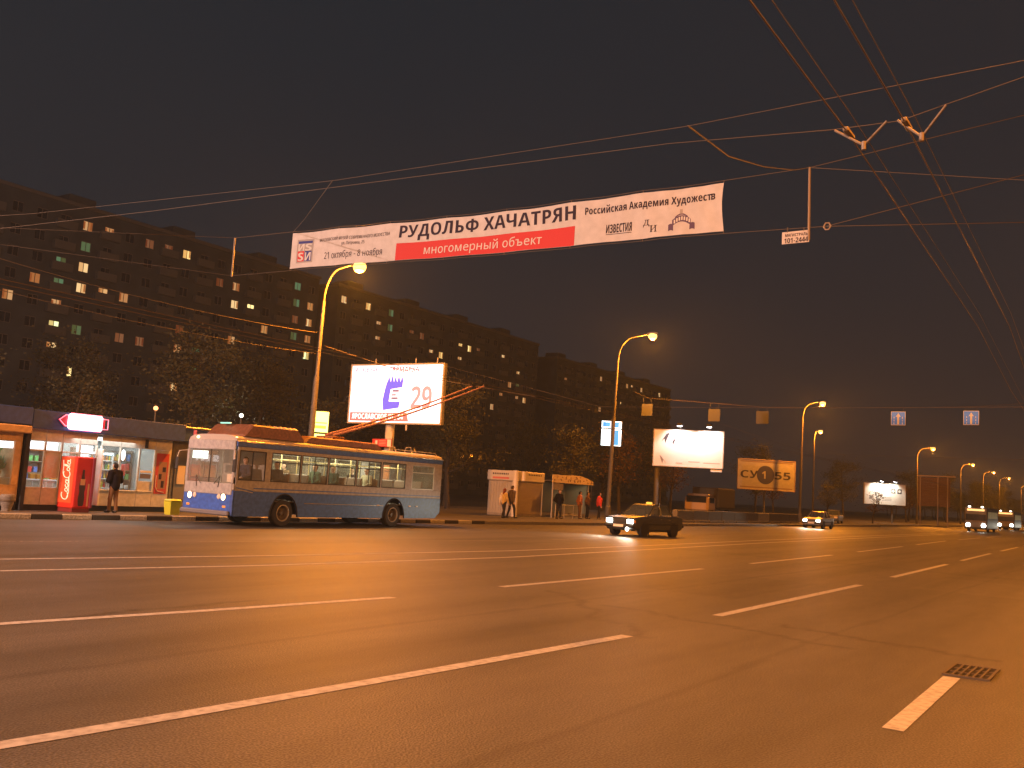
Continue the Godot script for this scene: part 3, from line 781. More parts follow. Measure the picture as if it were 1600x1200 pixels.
func wheel(parent: Node3D, at: Vector3, r: float, w: float, sg: float) -> void:
	var ty := put("wheel", B.new().lathe([Vector2(r * 0.62, -w / 2), Vector2(r * 0.93, -w / 2), Vector2(r, -w * 0.36), Vector2(r, w * 0.36), Vector2(r * 0.93, w / 2), Vector2(r * 0.62, w / 2)], Vector3.ZERO, Vector3(sg, 0, 0), 26), M("tyre_rubber", 0.018, 0.017, 0.016, 0.8), parent, at)
	put("rim", B.new().lathe([Vector2(0, w * 0.05), Vector2(r * 0.2, w * 0.05), Vector2(r * 0.24, -0.02), Vector2(r * 0.46, -0.02), Vector2(r * 0.54, w * 0.3), Vector2(r * 0.63, w * 0.46), Vector2(r * 0.63, -w * 0.4)], Vector3.ZERO, Vector3(sg, 0, 0), 26), M("wheel_steel", 0.10, 0.09, 0.085, 0.5, 0.2), ty)
	put("rim_ring", B.new().lathe([Vector2(r * 0.52, w * 0.40), Vector2(r * 0.56, w * 0.52), Vector2(r * 0.62, w * 0.50), Vector2(r * 0.62, w * 0.40)], Vector3.ZERO, Vector3(sg, 0, 0), 26), M("wheel_ring", 0.3, 0.28, 0.25, 0.45, 0.2), ty)
	put("hub", B.new().lathe([Vector2(0, w * 0.28), Vector2(r * 0.14, w * 0.26), Vector2(r * 0.2, w * 0.04)], Vector3.ZERO, Vector3(sg, 0, 0), 14), M("hub_dark", 0.09, 0.08, 0.07, 0.5, 0.3), ty)
	var bolts := B.new()
	for k in 8:
		var w2 := TAU * k / 8
		bolts.ball(Vector3(sg * 0.0, cos(w2) * r * 0.33, sin(w2) * r * 0.33), Vector3.ONE * r * 0.035, 6)
	put("bolts", bolts, M("hub_dark"), ty)

func trolleybus() -> void:
	var t := thing("trolleybus", "blue and beige trolleybus with lit windows standing at the stop, poles on the wires", "trolleybus", V(-25.85, 0, 26.05))
	var blue := M("bus_blue_paint", 0.05, 0.14, 0.6, 0.38); grain(blue, 0.7, 0.22, 41, 0.03)
	var cream := M("bus_cream_paint", 0.36, 0.36, 0.38, 0.4); grain(cream, 0.7, 0.18, 42, 0.03)
	var dark := M("bus_black_rubber", 0.02, 0.02, 0.02, 0.7)
	var pane := glass("bus_glass", 0.5, 0.55, 0.5, 0.10)
	var side := 1.25
	var arch := [3.23, -2.55]
	for sg in [1.0, -1.0]:
		# outline of the lower side with its wheel arches, in (z, y)
		var o := PackedVector2Array([Vector2(5.42, 0.34)])
		for z in arch:
			for k in 13:
				var w := PI * k / 12.0
				o.append(Vector2(z + cos(w) * 0.64, 0.34 + sin(w) * 0.78))
		o.append_array([Vector2(-5.2, 0.36), Vector2(-5.5, 0.62), Vector2(-5.5, 1.17), Vector2(5.42, 1.17)])
		var xf := Transform3D(Basis(Vector3(0, 0, 1), Vector3(0, 1, 0), Vector3(-1, 0, 0)), Vector3(sg * (side - 0.02), 0, 0))
		put("side_panel", B.new().prism(o, xf, 0.04), blue, t)
		put("waist_panel", B.new().rbox(Vector3(sg * (side - 0.025), 1.345, -0.04), Vector3(0.05, 0.35, 10.9), 0.01), cream, t)
		put("header_panel", B.new().rbox(Vector3(sg * (side - 0.025), 2.565, -0.04), Vector3(0.05, 0.11, 10.9), 0.01), cream, t)
		put("cornice", B.new().rbox(Vector3(sg * (side - 0.02), 2.71, -0.02), Vector3(0.06, 0.18, 11.0), 0.02), blue, t)
		put("gutter", B.new().tube([Vector3(sg * (side + 0.02), 2.81, 5.4), Vector3(sg * (side + 0.02), 2.81, -5.5)], 0.022, 8), M("gutter_alu", 0.55, 0.52, 0.48, 0.22, 0.8), t)
		for q in [[1.225, 0.03, cream, 0.004], [1.272, 0.035, blue, 0.004]]:
			put("stripe", B.new().box(Vector3(sg * (side + 0.001), q[0], -0.4), Vector3(0.006, q[1], 10.1)), q[2], t)
			var slant := Basis(Vector3(1, 0, 0), -0.14)
			put("stripe", B.new().box(Vector3(sg * (side + 0.001), q[0] - 0.048, 5.02), Vector3(0.006, q[1], 0.72), slant), q[2], t)
		var bays := [[5.33, 4.19], [3.94, 2.59], [2.55, 1.25], [1.2, -0.25], [-0.3, -1.65], [-1.73, -3.15], [-3.55, -5.0]]
		var edge := 5.42
		for i in bays.size() + 1:
			var nxt: float = bays[i][0] if i < bays.size() else -5.5
			put("window_pillar", B.new().rbox(Vector3(sg * (side - 0.03), 2.02, (edge + nxt) / 2), Vector3(0.05, 1.0, edge - nxt), 0.008), cream, t)
			if i < bays.size(): edge = bays[i][1]
		for i in bays.size():
			var a: float = bays[i][0]; var b: float = bays[i][1]
			var low := 1.52; var high := 2.51
			var w := put("window", B.new(), dark, t) if false else MeshInstance3D.new()
			var fr := B.new()
			for z in [a - 0.015, b + 0.015]: fr.box(Vector3(sg * (side - 0.02), (low + high) / 2, z), Vector3(0.03, high - low, 0.03))
			for y in [low + 0.015, high - 0.015]: fr.box(Vector3(sg * (side - 0.02), y, (a + b) / 2), Vector3(0.028, 0.03, a - b - 0.06))
			if i in [1, 2, 3, 4, 6]:
				fr.box(Vector3(sg * (side - 0.02), 2.2, (a + b) / 2), Vector3(0.026, 0.03, a - b - 0.06))
			if i in [0, 2, 4]: fr.box(Vector3(sg * (side - 0.021), (low + high) / 2, (a + b) / 2), Vector3(0.02, high - low - 0.06, 0.03))
			w.name = "window"; w.mesh = fr.mesh(); w.material_override = dark if i != 6 else M("frame_alu", 0.45, 0.42, 0.38, 0.4, 0.5)
			t.add_child(w, true)
			put("pane", B.new().box(Vector3(sg * (side - 0.035), (low + high) / 2, (a + b) / 2), Vector3(0.006, high - low, a - b)), pane, w)
		for k in 2:
			wheel(t, Vector3(sg * (side - 0.17), 0.47, arch[k]), 0.47, 0.28, sg)
			var pts := []
			for i in 13: pts.append(Vector3(sg * (side + 0.005), 0.34 + sin(PI * i / 12.0) * 0.78, arch[k] + cos(PI * i / 12.0) * 0.64))
			put("arch_lip", B.new().tube(pts, 0.022, 6), dark, t)
			put("arch_liner", B.new().box(Vector3(sg * (side - 0.38), 0.75, arch[k]), Vector3(0.02, 0.75, 1.3)), dark, t)
		put("rub_rail", B.new().rbox(Vector3(sg * (side + 0.008), 0.82, 0.2), Vector3(0.025, 0.035, 4.2), 0.006), M("gutter_alu"), t)
		for z in [-1.6, -3.5, -3.95]: put("marker_lamp", B.new().rbox(Vector3(sg * (side + 0.012), 0.83, z), Vector3(0.03, 0.05, 0.14), 0.01), M("lamp_lens_clear", 0.6, 0.55, 0.5, 0.2), t)
	# front
	var put_front := func(called: String, m: Material, y0: float, y1: float, x0: float, x1: float, z := 5.5, d := 0.06) -> MeshInstance3D: return put(called, B.new().rbox(Vector3((x0 + x1) / 2, (y0 + y1) / 2, z), Vector3(x1 - x0, y1 - y0, d), 0.02), m, t)
	put_front.call("front_lower_panel", blue, 0.36, 1.02, -1.2, 1.2)
	put_front.call("front_waist_panel", cream, 1.02, 1.40, -1.2, 1.2, 5.505)
	put_front.call("front_header", cream, 2.5, 2.82, -1.2, 1.2)
	for x in [-1.18, 0.0, 1.18]: put_front.call("windscreen_post", cream if x != 0.0 else dark, 1.4, 2.5, x - (0.05 if x != 0.0 else 0.02), x + (0.05 if x != 0.0 else 0.02), 5.5, 0.05)
	for sg in [-1.0, 1.0]:
		put("corner_panel", B.new().rbox(Vector3(sg * 1.21, 0.76, 5.46), Vector3(0.08, 0.84, 0.1), 0.035), blue, t)
		put("corner_panel", B.new().rbox(Vector3(sg * 1.21, 1.29, 5.46), Vector3(0.08, 0.24, 0.1), 0.035), cream, t)
		put("windscreen_pane", B.new().box(Vector3(sg * 0.575, 1.95, 5.5), Vector3(1.10, 1.1, 0.008)), pane, t)
		var bz := B.new().lathe([Vector2(0.115, -0.03), Vector2(0.125, 0.015), Vector2(0.105, 0.02)], Vector3(sg * 0.86, 0.94, 5.535), Vector3(0, 0, 1), 18)
		var hb := put("headlight", bz, M("frame_alu"), t)
		put("headlight_lens", B.new().lathe([Vector2(0, 0.03), Vector2(0.06, 0.025), Vector2(0.105, 0.0)], Vector3(sg * 0.86, 0.94, 5.54), Vector3(0, 0, 1), 18), glow("headlight_warm", 1.0, 0.82, 0.45, 9.0), hb)
		spot(t, Vector3(sg * 0.86, 0.94, 5.62), Vector3(0, -0.12, 1), lin(1, 0.85, 0.6), 6.0, 30.0, 0.08)
		put("headlight", B.new().lathe([Vector2(0, 0.03), Vector2(0.06, 0.025), Vector2(0.09, 0.0)], Vector3(sg * 0.62, 0.95, 5.54), Vector3(0, 0, 1), 16), M("lamp_lens_clear"), t)
		put("indicator_lamp", B.new().rbox(Vector3(sg * 0.92, 0.63, 5.54), Vector3(0.16, 0.07, 0.03), 0.015), glow("indicator_amber", 1.0, 0.35, 0.04, 0.5), t)
		put("wiper", B.new().tube([Vector3(sg * 0.35, 1.36, 5.56), Vector3(sg * 0.62, 1.62, 5.55), Vector3(sg * 0.55, 1.25, 5.555)], 0.012, 6), dark, t)
		var mir := put("mirror", B.new().rbox(Vector3(sg * 1.47, 1.98, 5.72), Vector3(0.16, 0.42, 0.06), 0.03), dark, t)
		put("mirror_arm", B.new().tube([Vector3(sg * 1.2, 2.45, 5.5), Vector3(sg * 1.42, 2.4, 5.7), Vector3(sg * 1.47, 2.19, 5.72)], 0.014, 6), M("frame_alu"), mir)
	put("front_bumper", B.new().rbox(Vector3(0, 0.42, 5.58), Vector3(2.44, 0.16, 0.12), 0.04), M("bumper_grey", 0.14, 0.14, 0.16, 0.5), t)
	var board := put("route_sign", B.new().rbox(Vector3(-0.62, 2.31, 5.45), Vector3(0.78, 0.26, 0.03), 0.006), glow("route_board_lit", 0.75, 1.0, 0.95, 2.2), t)
	board.set_meta("label", "lit route board behind the windscreen")
	put("number_card", B.new().rbox(Vector3(0.98, 1.58, 5.46), Vector3(0.24, 0.26, 0.015), 0.004), M("card_paper", 0.6, 0.52, 0.42, 0.8), t)
	put("route_plate", B.new().rbox(Vector3(-1.0, 2.98, 5.45), Vector3(0.16, 0.3, 0.03), 0.01), M("route_plate_red", 0.35, 0.06, 0.05, 0.5), t)
	put("roof_lamp", B.new().ball(Vector3(-0.75, 2.9, 5.5), Vector3(0.06, 0.05, 0.06), 10), glow("roof_lamp_warm", 1.0, 0.8, 0.4, 3.0), t)
	put("roof_lamp", B.new().ball(Vector3(1.1, 2.9, 5.42), Vector3(0.06, 0.05, 0.06), 10), glow("roof_lamp_warm"), t)
	# rear
	put("rear_panel", B.new().rbox(Vector3(0, 0.88, -5.5), Vector3(2.44, 0.72, 0.06), 0.02), blue, t)
	put("rear_waist_panel", B.new().rbox(Vector3(0, 1.39, -5.5), Vector3(2.44, 0.3, 0.06), 0.02), cream, t)
	put("rear_header", B.new().rbox(Vector3(0, 2.66, -5.5), Vector3(2.44, 0.34, 0.06), 0.02), cream, t)
	for sg in [-1.0, 1.0]: put("rear_post", B.new().rbox(Vector3(sg * 1.1, 2.02, -5.5), Vector3(0.22, 0.96, 0.06), 0.02), cream, t)
	put("rear_window", B.new().box(Vector3(0, 2.02, -5.5), Vector3(1.98, 0.96, 0.01)), pane, t)
	# roof with equipment covers
	var roofp := PackedVector2Array([Vector2(-1.23, 2.8), Vector2(1.23, 2.8), Vector2(1.18, 2.9), Vector2(1.0, 2.97), Vector2(0.6, 3.01), Vector2(-0.6, 3.01), Vector2(-1.0, 2.97), Vector2(-1.18, 2.9)])
	put("roof", B.new().prism(roofp, Transform3D(Basis(), Vector3(0, 0, -0.02)), 11.0), M("roof_paint", 0.35, 0.32, 0.3, 0.5), t)
	var rust := M("roof_cover_primer", 0.26, 0.11, 0.06, 0.55); grain(rust, 0.8, 0.35, 43, 0.03)
	var cov := func(z0: float, z1: float, y1: float, taper: float, x: float) -> void:
		var rings := []
		for q in [[z0, 1.0], [z0 - taper, 0.0], [z1 + taper, 0.0], [z1, 1.0]]:
			var hh: float = lerpf(y1, 3.0, q[1] * 0.85)
			rings.append([Vector3(-x, 2.99, q[0]), Vector3(-x, hh - 0.06, q[0]), Vector3(-x + 0.14, hh, q[0]), Vector3(x - 0.14, hh, q[0]), Vector3(x, hh - 0.06, q[0]), Vector3(x, 2.99, q[0])])
		put("roof_cover", B.new().loft(rings), rust, t)
	cov.call(5.0, 2.3, 3.42, 0.35, 1.02)
	cov.call(2.25, -1.9, 3.24, 0.3, 1.0)
	for k in 5: put("vent_slat", B.new().rbox(Vector3(0.95, 3.40, 3.6 - k * 0.22), Vector3(0.2, 0.025, 0.14), 0.006, Basis(Vector3(0, 0, 1), -0.35)), M("vent_bright", 0.6, 0.5, 0.42, 0.3, 0.5), t)
	put("beacon_light", B.new().rbox(Vector3(-0.2, 3.44, 4.85), Vector3(0.5, 0.05, 0.08), 0.01), glow("beacon_teal", 0.3, 0.9, 0.75, 0.8), t)
	# current collectors
	var pole_m := M("collector_pole", 0.30, 0.13, 0.07, 0.5)
	put("collector_base", B.new().rbox(Vector3(0, 3.3, 0.0), Vector3(0.9, 0.14, 0.7), 0.03), rust, t)
	for q in [[-0.22, 3.85], [0.22, 4.45]]:
		var a := Vector3(q[0], 3.4, 0.1); var b := Vector3(q[1], 5.74, -3.75)
		var pts := []
		for i in 9: pts.append(a.lerp(b, i / 8.0) - Vector3(0, 0.12 * sin(PI * i / 8.0), 0))
		var pl := put("collector_pole", B.new().tube(pts, [0.045, 0.043, 0.041, 0.038, 0.036, 0.033, 0.031, 0.029, 0.027], 8), pole_m, t)
		put("collector_head", B.new().rbox(b + Vector3(0, 0.03, -0.05), Vector3(0.06, 0.07, 0.26), 0.015), dark, pl)
		put("spring", B.new().tube([a + Vector3(0, -0.12, -0.1), a.lerp(b, 0.16)], 0.02, 6), dark, t)
		put("rope_loop", B.new().tube([Vector3(q[0] * 2.0, 3.0, -3.9), Vector3(q[0] * 2.0, 3.22, -4.0), Vector3(q[0] * 2.0 + 0.16, 3.24, -4.1), Vector3(q[0] * 2.0 + 0.2, 3.0, -4.15)], 0.015, 6), M("frame_alu"), t)
	put("roof_rail", B.new().tube([Vector3(1.05, 2.97, -2.6), Vector3(1.05, 3.07, -2.7), Vector3(1.05, 3.07, -5.2), Vector3(1.05, 2.97, -5.3)], 0.018, 6), M("frame_alu"), t)
	# saloon
	put("floor", B.new().box(Vector3(0, 0.86, 0), Vector3(2.38, 0.04, 10.8)), M("bus_floor", 0.06, 0.055, 0.05, 0.8), t)
	put("ceiling", B.new().box(Vector3(0, 2.74, 0), Vector3(2.38, 0.03, 10.8)), M("bus_ceiling", 0.6, 0.58, 0.48, 0.7), t)
	put("underbody", B.new().rbox(Vector3(0, 0.62, 0), Vector3(1.5, 0.4, 10.2), 0.05), dark, t)
	put("cab_wall", B.new().box(Vector3(0, 1.75, 4.05), Vector3(2.3, 1.7, 0.03)), M("cab_wall_grey", 0.22, 0.2, 0.17, 0.8), t)
	put("dashboard", B.new().rbox(Vector3(0, 1.3, 5.2), Vector3(2.2, 0.2, 0.45), 0.05), dark, t)
	put("wheel_rim_steering", B.new().tube(Array(range(13)).map(func(i): return Vector3(0.6 + cos(TAU * i / 12.0) * 0.23, 1.52 + sin(TAU * i / 12.0) * 0.1, 4.95 + sin(TAU * i / 12.0) * 0.2)), 0.018, 6, false), dark, t)
	for k in 3:
		var z := 2.2 - k * 2.6
		for x in [-0.55, 0.55]:
			put("ceiling_lamp", B.new().rbox(Vector3(x, 2.70, z), Vector3(0.16, 0.04, 1.2), 0.012), glow("bus_tube_lamp", 1.0, 0.93, 0.5, 5.0), t)
		area(t, Vector3(0, 2.66, z), Vector3(0, -1, 0), 1.2, 1.2, lin(1.0, 0.92, 0.58), 10.0)
	var rail := M("handrail_yellow", 0.55, 0.45, 0.22, 0.35)
	for z in [3.3, 2.0, 0.6, -0.8, -2.2, -3.6]:
		for x in [-0.42, 0.42]: put("handrail", B.new().tube([Vector3(x, 0.88, z), Vector3(x, 2.73, z)], 0.017, 8), rail, t)
	for x in [-0.42, 0.42]: put("handrail", B.new().tube([Vector3(x, 2.32, 3.6), Vector3(x, 2.32, -4.6)], 0.015, 8), rail, t)
	var seat_m := M("bus_seat_brown", 0.10, 0.06, 0.04, 0.6)
	for k in 9:
		for x in [-0.82, 0.82]:
			var z := 3.3 - k * 0.92
			if x < 0 and k in [0, 4, 8]: continue
			var se := put("seat", B.new().rbox(Vector3(x, 1.28, z), Vector3(0.72, 0.1, 0.44), 0.03), seat_m, t)
			put("backrest", B.new().rbox(Vector3(x, 1.56, z - 0.24), Vector3(0.72, 0.56, 0.08), 0.03, Basis(Vector3(1, 0, 0), -0.12)), seat_m, se)
			put("seat_stand", B.new().box(Vector3(x, 1.06, z), Vector3(0.1, 0.36, 0.3)), dark, se)
	# passengers
	var who := [[0.82, 0, "passenger in a dark coat on the seat behind the driver's cab", Color(0.05, 0.05, 0.07), Color(0.05, 0.03, 0.02)],
		[0.82, 2, "passenger in a dark green jacket seated mid-bus by the window", Color(0.04, 0.07, 0.05), Color(0.03, 0.02, 0.02)],
		[0.82, 3, "fair-haired passenger in a dark green coat looking forward from the bus window", Color(0.03, 0.06, 0.05), Color(0.5, 0.38, 0.14)],
		[0.82, 5, "passenger in a pale grey jacket near the rear of the bus", Color(0.3, 0.28, 0.2), Color(0.05, 0.04, 0.03)],
		[-0.82, 2, "passenger in a brown jacket on the kerb side of the bus", Color(0.12, 0.08, 0.05), Color(0.03, 0.02, 0.02)],
		[-0.82, 6, "passenger in a black jacket at the kerb-side rear of the bus", Color(0.03, 0.03, 0.04), Color(0.04, 0.03, 0.02)]]
	for q in who:
		var z: float = 3.3 - q[1] * 0.92
		person(q[2], t.position + Vector3(q[0], 1.335, z - 0.04), 0.0, sitting(), {"top": M("cloth_%d" % who.find(q), q[3].r, q[3].g, q[3].b, 0.9), "legs": M("cloth_dark_legs", 0.03, 0.03, 0.04, 0.9), "hair": M("hair_%d" % who.find(q), q[4].r, q[4].g, q[4].b, 0.7), "bulk": 0.02}, "passengers in the trolleybus", 0.026)
	var jd := sitting(0.03)
	person("driver in a dark jacket at the wheel of the trolleybus", t.position + Vector3(0.62, 1.42, 4.45), 0.0, jd, {"top": M("cloth_0"), "legs": M("cloth_dark_legs"), "hair": M("hair_0"), "bulk": 0.02}, "", 0.026)
	var ds := put("driver_seat", B.new().rbox(Vector3(0.62, 1.37, 4.45), Vector3(0.5, 0.1, 0.46), 0.03), seat_m, t)
	put("seat_stand", B.new().box(Vector3(0.62, 1.1, 4.45), Vector3(0.2, 0.46, 0.2)), dark, ds)

func pavilion() -> void:
	var beige := M("pavilion_panel", 0.56, 0.53, 0.48, 0.55); grain(beige, 0.6, 0.14, 51, 0.03)
	var frame := M("pavilion_frame", 0.6, 0.57, 0.5, 0.45)
	var navy := M("fascia_blue", 0.025, 0.07, 0.36, 0.45); grain(navy, 0.5, 0.25, 52, 0.03)
	var plinth := M("plinth_dark", 0.02, 0.02, 0.022, 0.8)
	var pane := glass("shop_glass", 0.6, 0.65, 0.65, 0.08)
	var inner := M("shop_interior_white", 0.32, 0.33, 0.32, 0.7)
	var tubel := glow("shop_tube_lamp", 0.9, 1.0, 1.0, 7.0)
	var cool := lin(0.92, 1.0, 0.95)
	# main unit
	var t := thing("shop_pavilion", "beige panelled shop pavilion with lit display windows and a blue roof fascia", "kiosk", V(-31.7, 0.15, 19.3))
	wb(t, "plinth", plinth, -33.4, -30.05, 0.15, 0.34, 16.62, 22.1)
	wb(t, "floor", inner, -33.38, -30.1, 0.34, 0.38, 16.64, 22.08)
	wb(t, "back_wall", inner, -33.4, -33.3, 0.38, 2.8, 16.62, 22.1)
	wb(t, "side_wall", inner, -33.3, -30.1, 0.38, 2.8, 16.62, 16.7); wb(t, "side_wall", inner, -33.3, -30.1, 0.38, 2.8, 22.02, 22.1)
	wb(t, "ceiling", inner, -33.3, -30.1, 2.72, 2.8, 16.7, 22.02)
	wb(t, "roof", M("roof_felt", 0.05, 0.05, 0.055, 0.9), -33.6, -29.7, 3.30, 3.38, 16.5, 22.3)
	wb(t, "fascia", navy, -29.75, -29.62, 2.80, 3.42, 16.45, 22.3, 0.02)
	wb(t, "soffit", beige, -30.0, -29.76, 2.80, 2.84, 16.5, 22.28)
	wb(t, "corner_post", plinth, -30.02, -29.88, 0.15, 2.80, 16.46, 16.6)
	var bays := [[16.62, 17.18], [17.18, 17.76], [17.76, 18.4], [18.4, 19.03], [19.2, 19.95], [19.95, 20.72], [20.72, 21.36], [21.36, 22.06]]
	for i in bays.size():
		var a: float = bays[i][0]; var b: float = bays[i][1]
		wb(t, "panel", beige, -30.06, -30.0, 0.34, 0.88, a + 0.006, b - 0.006)
		wb(t, "panel", beige, -30.06, -30.0, 2.42, 2.80, a + 0.006, b - 0.006)
		if i == 7: wb(t, "panel", beige, -30.06, -30.0, 0.885, 2.415, a + 0.006, b - 0.006); continue
		wb(t, "mullion", frame, -30.07, -29.98, 0.885, 2.415, a - 0.02, a + 0.03)
		wb(t, "mullion", frame, -30.07, -29.98, 0.885, 2.415, b - 0.03, b + 0.015)
		wb(t, "sill", frame, -30.08, -29.97, 0.87, 0.91, a + 0.03, b - 0.03)
		if i < 4: wb(t, "transom", frame, -30.06, -29.985, 2.09, 2.13, a + 0.03, b - 0.03)
		if i == 1: wb(t, "window_blind", M("blind_paper", 0.5, 0.45, 0.38, 0.9), -30.05, -30.04, 1.22, 2.09, a + 0.03, b - 0.03, 0.002)
		if i == 6:
			wb(t, "panel", beige, -30.055, -30.02, 0.91, 1.25, a + 0.03, b - 0.03)
			wb(t, "notice", M("notice_dark", 0.12, 0.11, 0.12, 0.8), -30.018, -30.012, 1.35, 1.52, a + 0.1, b - 0.1, 0.002)
			wb(t, "notice", M("card_paper"), -30.018, -30.012, 1.56, 1.64, a + 0.08, b - 0.08, 0.002)
		wb(t, "pane", pane, -30.035, -30.028, 0.91, 2.41, a + 0.03, b - 0.03, 0.001)
	wb(t, "door", M("door_white", 0.72, 0.74, 0.7, 0.4), -30.02, -29.72, 0.36, 2.3, 19.06, 19.12, 0.01).set_meta("label", "white shop door standing open")
	for k in 3:
		wb(t, "ceiling_lamp", tubel, -32.6 + k * 0.9, -32.35 + k * 0.9, 2.66, 2.71, 16.9, 21.8, 0.01)
	area(t, V(-31.6, 2.6, 19.3) - t.position, Vector3(0, -1, 0), 2.4, 4.6, cool, 13.0)
	wb(t, "window_light_box", glow("window_box_lit", 1.0, 0.98, 1.0, 3.0), -30.3, -30.2, 2.15, 2.40, 16.66, 17.72, 0.01)
	wb(t, "window_light_box", glow("window_box_lit"), -30.3, -30.2, 2.15, 2.38, 18.45, 19.0, 0.01)
	put("door_bracket", B.new().rbox(V(-29.9, 2.6, 20.9) - t.position, Vector3(0.14, 0.3, 0.06), 0.01), M("plinth_dark"), t)
	# shelves and goods
	var rng := RandomNumberGenerator.new(); rng.seed = 17
	var rack := thing("display_rack", "lit glass drinks rack behind the right display window", "shelf", V(-31.0, 0.38, 19.8))
	var rl := M("rack_white", 0.65, 0.68, 0.7, 0.4)
	wb(rack, "back", rl, -31.3, -31.26, 0.38, 2.2, 19.25, 20.2)
	for y in [0.95, 1.28, 1.60, 1.92, 2.2]: wb(rack, "shelf", rl, -31.26, -30.8, y - 0.03, y, 19.25, 20.2, 0.005)
	for s in [19.25, 20.2]: wb(rack, "upright", rl, -31.3, -30.8, 0.38, 2.2, s - 0.02, s + 0.02, 0.005)
	wb(rack, "rack_lamp", glow("rack_lamp_blue", 0.55, 0.85, 1.0, 4.0), -30.84, -30.80, 2.12, 2.165, 19.3, 20.15, 0.005)
	var cols := [Color(0.55, 0.5, 0.05), Color(0.1, 0.35, 0.1), Color(0.6, 0.62, 0.6), Color(0.5, 0.04, 0.03), Color(0.05, 0.15, 0.45), Color(0.5, 0.22, 0.03)]
	var shapes := []
	for k in 3:
		var r := 0.034 + k * 0.006; var h := 0.2 + 0.03 * k
		shapes.append(B.new().lathe([Vector2(0, h), Vector2(r * 0.4, h), Vector2(r * 0.42, h * 0.82), Vector2(r, h * 0.62), Vector2(r, 0.01), Vector2(r * 0.9, 0), Vector2(0, 0)], Vector3.ZERO, Vector3.UP, 10).mesh())
	for y in [0.95, 1.28, 1.60, 1.92]:
		for k in 8:
			var c: int = rng.randi() % 6
			var o := put("drink_bottle", shapes[rng.randi() % 3] if y < 1.9 else shapes[0], M("goods_%d" % c, cols[c].r, cols[c].g, cols[c].b, 0.25))
			o.position = V(-30.9 + rng.randf_range(-0.03, 0.03), y, 19.33 + k * 0.112)
			tag(o, "small drink bottle on a shelf of the lit display rack", "bottle", "drink bottles on the lit rack")
	var counter := thing("shop_counter", "white glass-fronted shop counter behind the left windows", "counter", V(-31.0, 0.38, 17.6))
	wb(counter, "front", M("counter_grey", 0.4, 0.45, 0.42, 0.5), -31.0, -30.95, 0.38, 1.1, 16.8, 18.6)
	wb(counter, "top", rl, -31.5, -30.9, 1.1, 1.15, 16.75, 18.65)
	for k in 7: wb(counter, "rib", rl, -30.95, -30.93, 0.6, 1.08, 16.9 + k * 0.24, 16.94 + k * 0.24, 0.004)
	for k in 7:
		var q := rng.randi() % 6
		var o := put("goods_box", B.new().rbox(Vector3(0, 0.09, 0), Vector3(0.2, 0.18, 0.17), 0.01), M("goods_%d" % q))
		o.position = V(-31.15, 1.15, 16.95 + k * 0.25)
		tag(o, "small packet standing on the counter behind the left windows", "packet", "packets on the shop counter")
	var wrack := thing("wall_shelf", "dark wall shelf stocked with packets behind the left windows", "shelf", V(-33.1, 0.38, 17.8))
	for y in [1.35, 1.75, 2.15]: wb(wrack, "shelf", M("shelf_wood", 0.16, 0.1, 0.06, 0.6), -33.3, -32.95, y - 0.03, y, 16.75, 18.9)
	for s in [16.77, 18.88]: wb(wrack, "upright", M("shelf_wood"), -33.3, -32.95, 0.38, 2.2, s - 0.02, s + 0.02)
	for y in [1.35, 1.75]:
		for k in 9:
			var q := rng.randi() % 6
			var o := put("goods_box", B.new().rbox(Vector3(0, 0.1, 0), Vector3(0.16, 0.2, 0.14), 0.01), M("goods_%d" % q))
			o.position = V(-33.1, y, 16.95 + k * 0.21)
			tag(o, "packet on the dark wall shelf at the back of the shop", "packet", "packets on the wall shelf")
	var wr2 := thing("wall_shelf", "pale wall shelf crowded with goods behind the right display window", "shelf", V(-32.4, 0.38, 21.0))
	for y in [0.9, 1.25, 1.6, 1.95, 2.3]: wb(wr2, "shelf", M("shelf_wood"), -32.6, -32.2, y - 0.03, y, 19.6, 21.95)
	for s in [19.62, 20.8, 21.93]: wb(wr2, "upright", M("shelf_wood"), -32.6, -32.2, 0.38, 2.35, s - 0.02, s + 0.02)
	for y in [0.9, 1.25, 1.6, 1.95]:
		for k in 11:
			var q := rng.randi() % 6
			var hgt := rng.randf_range(0.14, 0.28)
			var o := put("goods_box", B.new().rbox(Vector3(0, hgt / 2, 0), Vector3(0.16, hgt, rng.randf_range(0.1, 0.17)), 0.01), M("goods_%d" % q))
			o.position = V(-32.32, y, 19.76 + k * 0.2 + (0.06 if k > 5 else 0.0))
			tag(o, "packet on the pale wall shelf behind the right display window", "packet", "packets on the right wall shelf")
	var flag := thing("toy_display", "hanging red and white goods inside the right display window", "goods", V(-30.5, 1.2, 20.45))
	put("red_bag", B.new().rbox(Vector3(0, 0.42, 0), Vector3(0.06, 0.42, 0.18), 0.03), M("goods_3"), flag)
	put("white_bag", B.new().rbox(Vector3(0.03, 0.3, 0.17), Vector3(0.06, 0.5, 0.12), 0.03), M("goods_2"), flag)
	put("cord", B.new().tube([Vector3(0, 0.62, 0), Vector3(0, 1.5, 0)], 0.006, 6), M("plinth_dark"), flag)
	put("lamp_tube", B.new().ball(Vector3(0, 0.95, 0.06), Vector3(0.06, 0.2, 0.08), 12), glow("window_box_lit"), flag)
	# arrow-shaped light sign on the fascia
	var sg := thing("arrow_sign", "glowing pink arrow-shaped light sign on the blue fascia", "sign", V(-29.5, 3.14, 18.2))
	var pink := glow("sign_tube_pink", 1.0, 0.22, 0.32, 2.6)
	var xf := Transform3D(Basis(Vector3(0, 0, -1), Vector3.UP, Vector3(1, 0, 0)), Vector3.ZERO)   # local x runs along the road
